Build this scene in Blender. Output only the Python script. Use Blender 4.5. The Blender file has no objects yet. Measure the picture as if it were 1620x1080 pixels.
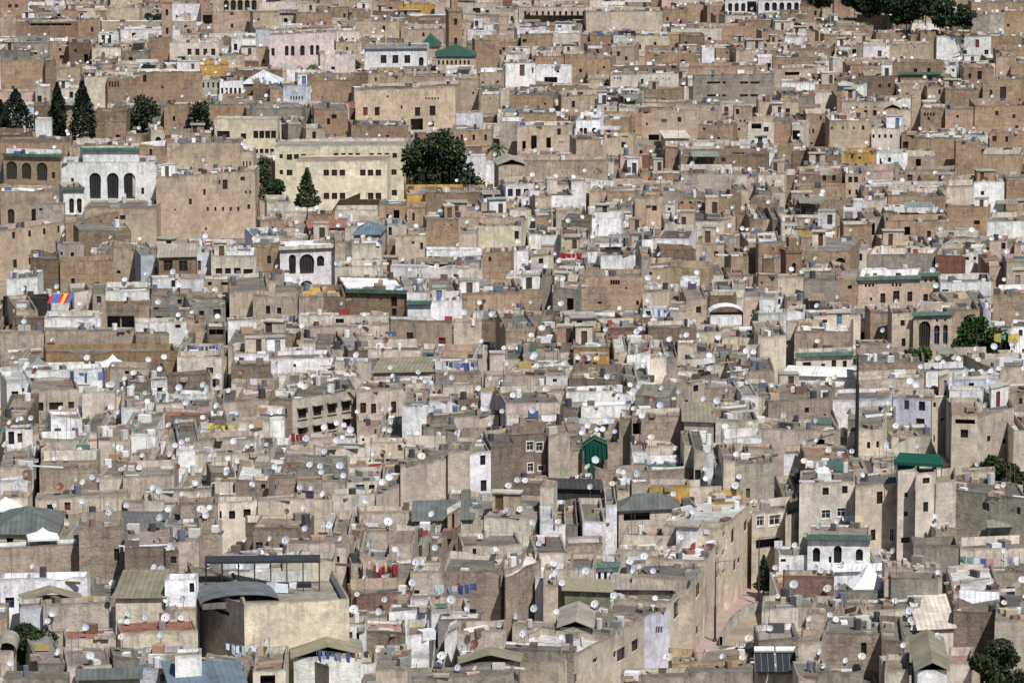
import bpy, math, random
import numpy as np
from mathutils import Matrix, Vector
from mathutils.geometry import tessellate_polygon

SC = bpy.context.scene
COL = SC.collection
R = math.radians
rnd = random.Random(7)

# ---------------------------------------------------------------- camera
HC, FPX, YH = 87.0, 5950.0, -385.0            # metres above the lane, focal length and horizon row in photo pixels
PITCH = math.atan((540 - YH) / FPX)
cam = bpy.data.cameras.new('camera')
cam.sensor_width = 36
cam.lens = 36 * FPX / 1620
cam.clip_start, cam.clip_end = 5, 9000
cob = bpy.data.objects.new('camera', cam)
COL.objects.link(cob)
cob.location = (0, 0, HC)
cob.rotation_euler = (math.pi / 2 - PITCH, 0, 0)
SC.camera = cob
# ---------------------------------------------------------------- sky and sun
SUN_EL, SUN_AZ = R(56), R(30)                 # sun behind the camera, a little to its right
w = bpy.data.worlds.new('World')
SC.world = w
w.use_nodes = True
nt = w.node_tree
sky = nt.nodes.new('ShaderNodeTexSky')
sky.sky_type = 'NISHITA'
sky.sun_disc = False
sky.sun_elevation = SUN_EL
sky.sun_rotation = math.pi - SUN_AZ
nt.nodes['Background'].inputs[1].default_value = 0.065
nt.links.new(sky.outputs[0], nt.nodes['Background'].inputs[0])
sun = bpy.data.lights.new('sun', 'SUN')
sun.energy = 5.0
sun.angle = R(.55)
sun.color = (1, .955, .89)
sob = bpy.data.objects.new('sun', sun)
COL.objects.link(sob)
sd = Vector((math.sin(SUN_AZ) * math.cos(SUN_EL), -math.cos(SUN_AZ) * math.cos(SUN_EL), math.sin(SUN_EL)))
sob.rotation_euler = sd.to_track_quat('Z', 'Y').to_euler()
sob.location = (40, -40, 160)
SC.view_settings.view_transform = 'Standard'
SC.view_settings.look = 'None'
SC.view_settings.gamma = 1
SC.view_settings.exposure = 0.03
SC.view_settings.use_curve_mapping = False
SC.cycles.max_bounces = 5
SC.cycles.diffuse_bounces = 3
SC.cycles.use_adaptive_sampling = True
SC.cycles.adaptive_threshold = .012

# ---------------------------------------------------------------- projection helpers (real places of things read off the photo)
SLOPE = 0.0233
def ground(y): return SLOPE * (y - 350)
cp, sp = math.cos(PITCH), math.sin(PITCH)
def ray(px, py):
    u, v = (px - 810) / FPX, (540 - py) / FPX
    return Vector((u, cp + v * sp, -sp + v * cp))
def at_z(px, py, z):
    r = ray(px, py)
    t = (z - HC) / r.z
    return Vector((r.x * t, r.y * t, z))
def at_h(px, py, h):                          # point h metres above the sloping town ground
    r = ray(px, py)
    t = (h - SLOPE * 350 - HC) / (r.z - SLOPE * r.y)
    return Vector((r.x * t, r.y * t, HC + r.z * t))
def at_y(px, py, y):
    r = ray(px, py)
    t = y / r.y
    return Vector((r.x * t, y, HC + r.z * t))
def proj(p):
    x, y, z = p[0], p[1], p[2] - HC
    d = y * cp - z * sp
    v = y * sp + z * cp
    return 810 + FPX * x / d, 540 - FPX * v / d
def scale_at(y): return FPX / y

# ---------------------------------------------------------------- materials
MATS = {}
def nodemat(name):
    m = bpy.data.materials.new(name)
    m.use_nodes = True
    t = m.node_tree
    b = t.nodes['Principled BSDF']
    MATS[name] = m
    return m, t, b
def N(t, kind, **kw):
    n = t.nodes.new(kind)
    for k, v in kw.items():
        if k.startswith('i'):
            n.inputs[int(k[1:])].default_value = v
        else:
            setattr(n, k, v)
    return n
def L(t, a, b): t.links.new(a, b)
def math_n(t, op, a, b=None, c=None, clamp=False):
    n = t.nodes.new('ShaderNodeMath'); n.operation = op; n.use_clamp = clamp
    for i, x in enumerate((a, b, c)):
        if x is None: continue
        if isinstance(x, (int, float)): n.inputs[i].default_value = x
        else: L(t, x, n.inputs[i])
    return n.outputs[0]
def noise(t, vec, scale, detail=3, rough=.55):
    n = t.nodes.new('ShaderNodeTexNoise')
    n.inputs['Scale'].default_value = scale; n.inputs['Detail'].default_value = detail; n.inputs['Roughness'].default_value = rough
    L(t, vec, n.inputs['Vector'])
    return n.outputs['Fac']
def ramp(t, fac, lo, hi, a=0., b=1.):
    n = t.nodes.new('ShaderNodeMapRange'); n.inputs[1].default_value = lo; n.inputs[2].default_value = hi
    n.inputs[3].default_value = a; n.inputs[4].default_value = b
    L(t, fac, n.inputs[0])
    return n.outputs[0]
def mix(t, fac, a, b, mode='MIX'):
    n = t.nodes.new('ShaderNodeMix'); n.data_type = 'RGBA'; n.blend_type = mode
    if isinstance(fac, (int, float)): n.inputs[0].default_value = fac
    else: L(t, fac, n.inputs[0])
    for i, x in ((6, a), (7, b)):
        if isinstance(x, tuple): n.inputs[i].default_value = (*x, 1)
        else: L(t, x, n.inputs[i])
    return n.outputs[2]
def scaled_color(t, c, f): # colour times scalar
    n = t.nodes.new('ShaderNodeVectorMath'); n.operation = 'SCALE'
    L(t, c, n.inputs[0]); L(t, f, n.inputs[3])
    return n.outputs[0]
def paint(t):
    a = t.nodes.new('ShaderNodeAttribute'); a.attribute_name = 'paint'
    return a.outputs['Color'], a.outputs['Alpha']
def pos(t):
    return t.nodes.new('ShaderNodeNewGeometry').outputs['Position']
def uvmap(t):
    n = t.nodes.new('ShaderNodeUVMap'); n.uv_map = 'UVMap'
    return n.outputs['UV']
def bump(t, b, h, dist, strength=1.):
    n = t.nodes.new('ShaderNodeBump'); n.inputs['Distance'].default_value = dist; n.inputs['Strength'].default_value = strength
    L(t, h, n.inputs['Height']); L(t, n.outputs[0], b.inputs['Normal'])

def make_plaster():
    m, t, b = nodemat('weathered_plaster')
    c, fin = paint(t); P = pos(t); uv = uvmap(t)
    big = noise(t, P, .22, 4, .6)
    mid = noise(t, P, 1.1, 4, .65)
    fine = noise(t, P, 4.5, 3, .7)
    f = math_n(t, 'MULTIPLY', ramp(t, big, .3, .7, .8, 1.17), ramp(t, mid, .3, .72, .76, 1.2))
    f = math_n(t, 'MULTIPLY', f, ramp(t, fine, .25, .75, .85, 1.13))
    col = scaled_color(t, c, f)
    # rubble and brick courses where the finish is rough
    vor = t.nodes.new('ShaderNodeTexVoronoi'); vor.feature = 'F1'; vor.inputs['Scale'].default_value = 3.6
    mp = N(t, 'ShaderNodeMapping'); mp.inputs['Scale'].default_value = (1, 1, 1.5); L(t, P, mp.inputs[0]); L(t, mp.outputs[0], vor.inputs['Vector'])
    stone = math_n(t, 'MULTIPLY', ramp(t, vor.outputs['Distance'], .1, .75, 1.08, .78), fin)
    stone = math_n(t, 'ADD', stone, math_n(t, 'SUBTRACT', 1, fin))
    col = scaled_color(t, col, stone)
    # faint courses of the rough walls
    sz = t.nodes.new('ShaderNodeSeparateXYZ'); L(t, P, sz.inputs[0])
    lift = math_n(t, 'FRACT', math_n(t, 'ADD', math_n(t, 'MULTIPLY', sz.outputs['Z'], 1.15), math_n(t, 'MULTIPLY', mid, .5)))
    lift = math_n(t, 'MULTIPLY', ramp(t, lift, 0, .16, .34, 0), fin)
    col = scaled_color(t, col, math_n(t, 'SUBTRACT', 1, lift))
    # bare masonry / cement patches where plaster has fallen
    pt = ramp(t, noise(t, P, .42, 5, .62), .56, .64)
    pt = math_n(t, 'MULTIPLY', pt, ramp(t, fin, 0, .4, .35, .75))
    hsv = N(t, 'ShaderNodeHueSaturation', i1=.7, i2=.62); L(t, col, hsv.inputs[4])
    col = mix(t, pt, col, hsv.outputs[0])
    wp = ramp(t, noise(t, P, .31, 4, .6), .66, .7)          # whitewash remains
    col = mix(t, math_n(t, 'MULTIPLY', wp, .38), col, (.58, .54, .47))
    # rain streaks running down from the wall top (v = metres below the top)
    sep = t.nodes.new('ShaderNodeSeparateXYZ'); L(t, uv, sep.inputs[0])
    v = sep.outputs['Y']; 
    cmb = N(t, 'ShaderNodeCombineXYZ')
    L(t, math_n(t, 'MULTIPLY', sep.outputs['X'], 2.6), cmb.inputs[0]); L(t, math_n(t, 'MULTIPLY', v, .22), cmb.inputs[1]); L(t, big, cmb.inputs[2])
    st = ramp(t, noise(t, cmb.outputs[0], 1., 4, .65), .46, .72)
    st = math_n(t, 'MULTIPLY', st, ramp(t, v, 0., 4.2, 1.1, 0.12), clamp=True)
    edge = ramp(t, math_n(t, 'ADD', v, math_n(t, 'MULTIPLY', mid, .5)), .3, .62, .85, 0)
    st = math_n(t, 'MAXIMUM', math_n(t, 'MULTIPLY', st, .6), math_n(t, 'MULTIPLY', edge, .72))
    dark = scaled_color(t, col, ramp(t, fine, .3, .7, .22, .42))
    col = mix(t, st, col, dark)
    L(t, col, b.inputs['Base Color'])
    b.inputs['Roughness'].default_value = .93
    b.inputs['Specular IOR Level'].default_value = .15
    h = math_n(t, 'ADD', math_n(t, 'MULTIPLY', fine, .5), math_n(t, 'MULTIPLY', math_n(t, 'MULTIPLY', ramp(t, vor.outputs['Distance'], 0, .8, 1, 0), fin), .3))
    h = math_n(t, 'ADD', h, math_n(t, 'MULTIPLY', mid, .9))
    bump(t, b, h, .07)
def make_roof():
    m, t, b = nodemat('terrace_roof')
    c, fin = paint(t); P = pos(t)
    f = math_n(t, 'MULTIPLY', ramp(t, noise(t, P, .35, 5, .65), .3, .7, .55, 1.25), ramp(t, noise(t, P, 2.4, 4, .7), .3, .7, .7, 1.2))
    col = scaled_color(t, c, f)
    st = ramp(t, noise(t, P, .8, 5, .7), .55, .68)
    col = mix(t, math_n(t, 'MULTIPLY', st, .6), col, (.1, .09, .075))
    L(t, col, b.inputs['Base Color'])
    b.inputs['Roughness'].default_value = .95; b.inputs['Specular IOR Level'].default_value = .1
    bump(t, b, noise(t, P, 3, 4, .7), .08)
def make_sheet():
    m, t, b = nodemat('sheet_metal')
    c, fin = paint(t); P = pos(t); uv = uvmap(t)
    sep = t.nodes.new('ShaderNodeSeparateXYZ'); L(t, uv, sep.inputs[0])
    rib = math_n(t, 'SINE', math_n(t, 'MULTIPLY', sep.outputs['X'], 2 * math.pi / .5))
    cmb = N(t, 'ShaderNodeCombineXYZ')
    L(t, math_n(t, 'FLOOR', math_n(t, 'MULTIPLY', sep.outputs['X'], 1.1)), cmb.inputs[0]); L(t, math_n(t, 'FLOOR', math_n(t, 'MULTIPLY', sep.outputs['Y'], .35)), cmb.inputs[1])
    wn = t.nodes.new('ShaderNodeTexWhiteNoise'); L(t, cmb.outputs[0], wn.inputs[0])
    f = math_n(t, 'MULTIPLY', ramp(t, noise(t, P, .7, 4, .6), .3, .7, .75, 1.2), ramp(t, wn.outputs[0], 0, 1, .82, 1.14))
    col = scaled_color(t, c, f)
    rust = ramp(t, noise(t, P, 1.3, 5, .7), .62, .72)
    col = mix(t, math_n(t, 'MULTIPLY', rust, .35), col, (.16, .08, .04))
    L(t, col, b.inputs['Base Color']); b.inputs['Roughness'].default_value = .62
    b.inputs['Specular IOR Level'].default_value = .3
    bump(t, b, rib, .03)
def simple(name, rough=.8, var=.25, sc=3., spec=.25, metal=0.):
    m, t, b = nodemat(name)
    c, fin = paint(t)
    L(t, scaled_color(t, c, ramp(t, noise(t, pos(t), sc, 3, .6), .3, .7, 1 - var, 1 + var)), b.inputs['Base Color'])
    b.inputs['Roughness'].default_value = rough; b.inputs['Specular IOR Level'].default_value = spec; b.inputs['Metallic'].default_value = metal
make_plaster(); make_roof(); make_sheet()
simple('wood', .7, .3, 6)
simple('cloth', .95, .18, 4, .05)
simple('painted_metal', .45, .12, 2, .4)
simple('glass', .12, .2, 1., .6)
simple('leaf', .75, .3, .9, .2)
simple('bark', .9, .3, 5)
simple('glazed_tile', .4, .35, 2.2, .4)
def make_ground():
    m, t, b = nodemat('trodden_earth')
    P = pos(t)
    L(t, mix(t, ramp(t, noise(t, P, .3, 5), .4, .6), (.2, .16, .115), (.3, .25, .19)), b.inputs['Base Color'])
    b.inputs['Roughness'].default_value = .97
    m, t, b = nodemat('lane_paving')
    P = pos(t)
    br = t.nodes.new('ShaderNodeTexBrick'); br.inputs['Scale'].default_value = 1.2; br.inputs['Color1'].default_value = (.36, .27, .24, 1); br.inputs['Color2'].default_value = (.31, .235, .21, 1)
    br.inputs['Mortar'].default_value = (.22, .18, .16, 1); br.inputs['Mortar Size'].default_value = .012
    L(t, P, br.inputs['Vector'])
    c = scaled_color(t, br.outputs['Color'], ramp(t, noise(t, P, .5, 4), .3, .7, .8, 1.15))
    L(t, c, b.inputs['Base Color']); b.inputs['Roughness'].default_value = .9
make_ground()
MATLIST = ['weathered_plaster', 'terrace_roof', 'sheet_metal', 'wood', 'cloth', 'painted_metal', 'glass', 'leaf', 'bark', 'glazed_tile']
MI = {n: i for i, n in enumerate(MATLIST)}
PL, RF, SH, WD, CL, PM, GL, LF, BK, TI = range(10)

PAL = dict(W=(.81, .805, .815), L=(.63, .575, .49), C=(.60, .53, .425), T=(.40, .29, .20), t=(.51, .41, .31), B=(.26, .19, .132),
           P=(.56, .43, .365), Y=(.56, .345, .105), G=(.30, .275, .24), g=(.44, .40, .34), K=(.57, .60, .67), R=(.27, .135, .095),
           O=(.32, .215, .12), S=(.70, .64, .49), Q=(.66, .56, .54), A=(.47, .345, .20), D=(.05, .048, .045), V=(.028, .075, .055), E=(.0, .19, .125), U=(.12, .16, .20), N=(.235, .215, .15), M=(.115, .128, .124))
COLNAME = dict(W='white', L='off-white', C='cream', T='tan', t='sandy', B='brown', P='pinkish', Y='ochre', G='grey', g='greyish beige',
               Q='pale pink', A='sandy orange', S='pale cream', K='pale bluish', R='red-brown', O='orange-ochre', D='dark', N='olive grey', M='grey-green', U='slate', V='green', E='green')
ROUGH = dict(T=.75, B=.9, t=.4, G=.5, g=.35, R=.6, O=.6)

# ---------------------------------------------------------------- mesh builder
class MB:
    def __init__(s, M=None):
        s.v, s.f, s.m, s.c, s.uv, s.M = [], [], [], [], [], M
    def vert(s, p):
        if s.M is not None: p = s.M @ Vector(p)
        s.v.append((p[0], p[1], p[2])); return len(s.v) - 1
    def poly(s, pts, mat, col, uv=None, fin=0.):
        i = len(s.v)
        for p in pts: s.vert(p)
        s.f.append(tuple(range(i, i + len(pts)))); s.m.append(mat); s.c.append((*col[:3], fin))
        s.uv.append(uv or [(p[0] + p[1], 3.) for p in pts])
    def box(s, x0, x1, y0, y1, z0, z1, mat, col, fin=0., bottom=False, top=None, topmat=None):
        a = [(x0, y0), (x1, y0), (x1, y1), (x0, y1)]
        for k in range(4):
            p, q = a[k], a[(k + 1) % 4]
            w_ = math.hypot(q[0] - p[0], q[1] - p[1])
            s.poly([(*p, z0), (*q, z0), (*q, z1), (*p, z1)], mat, col, [(0, z1 - z0 + .4), (w_, z1 - z0 + .4), (w_, .4), (0, .4)], fin)
        s.poly([(*p, z1) for p in a], mat if topmat is None else topmat, top or col, None, fin)
        if bottom: s.poly([(*p, z0) for p in reversed(a)], mat, col, None, fin)
    def tube(s, p, q, r, mat, col, n=5, r2=None):
        p, q = Vector(p), Vector(q); d = (q - p).normalized()
        a = d.orthogonal().normalized(); b = d.cross(a); r2 = r if r2 is None else r2
        P = [p + (a * math.cos(2 * math.pi * k / n) + b * math.sin(2 * math.pi * k / n)) * r for k in range(n)]
        Q = [q + (a * math.cos(2 * math.pi * k / n) + b * math.sin(2 * math.pi * k / n)) * r2 for k in range(n)]
        for k in range(n):
            s.poly([P[k], P[(k + 1) % n], Q[(k + 1) % n], Q[k]], mat, col)
        s.poly(Q, mat, col); s.poly(P[::-1], mat, col)
    def mesh(s, name):
        me = bpy.data.meshes.new(name)
        me.from_pydata(s.v, [], s.f)
        used = sorted(set(s.m)); idx = {k: i for i, k in enumerate(used)}
        for k in used: me.materials.append(MATS[MATLIST[k]])
        me.polygons.foreach_set('material_index', [idx[k] for k in s.m])
        cnt = np.array([len(f) for f in s.f])
        at = me.color_attributes.new('paint', 'FLOAT_COLOR', 'CORNER')
        at.data.foreach_set('color', np.repeat(np.array(s.c, dtype=np.float32), cnt, axis=0).ravel())
        u = me.uv_layers.new(name='UVMap')
        u.data.foreach_set('uv', np.array([x for f in s.uv for p in f for x in p], dtype=np.float32))
        me.update()
        return me
    def build(s, name, parent=None, me=None):
        if not s.f: return None
        o = bpy.data.objects.new(name, s.mesh(name)); COL.objects.link(o)
        if parent: o.parent = parent
        return o
def link(name, me, parent=None, loc=(0, 0, 0), scale=None, rz=0.):
    o = bpy.data.objects.new(name, me); COL.objects.link(o)
    o.location = loc; o.rotation_euler[2] = rz
    if scale: o.scale = scale
    if parent: o.parent = parent
    return o
def thing(name, loc, rz=0., label=None, cat=None, group=None):
    o = bpy.data.objects.new(name, None); COL.objects.link(o)
    o.empty_display_size = .2
    o.location = loc; o.rotation_euler[2] = rz
    tag(o, label, cat, group)
    return o
def tag(o, label=None, cat=None, group=None, kind=None):
    if label: o['label'] = label
    if cat: o['category'] = cat
    if group: o['group'] = group
    if kind: o['kind'] = kind
def jit(c, a=.06, r=None):
    r = r or rnd
    k = 1 + r.uniform(-a, a) * 1.6
    return tuple(max(.01, x * k * (1 + r.uniform(-a, a) * .35)) for x in c)

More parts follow.
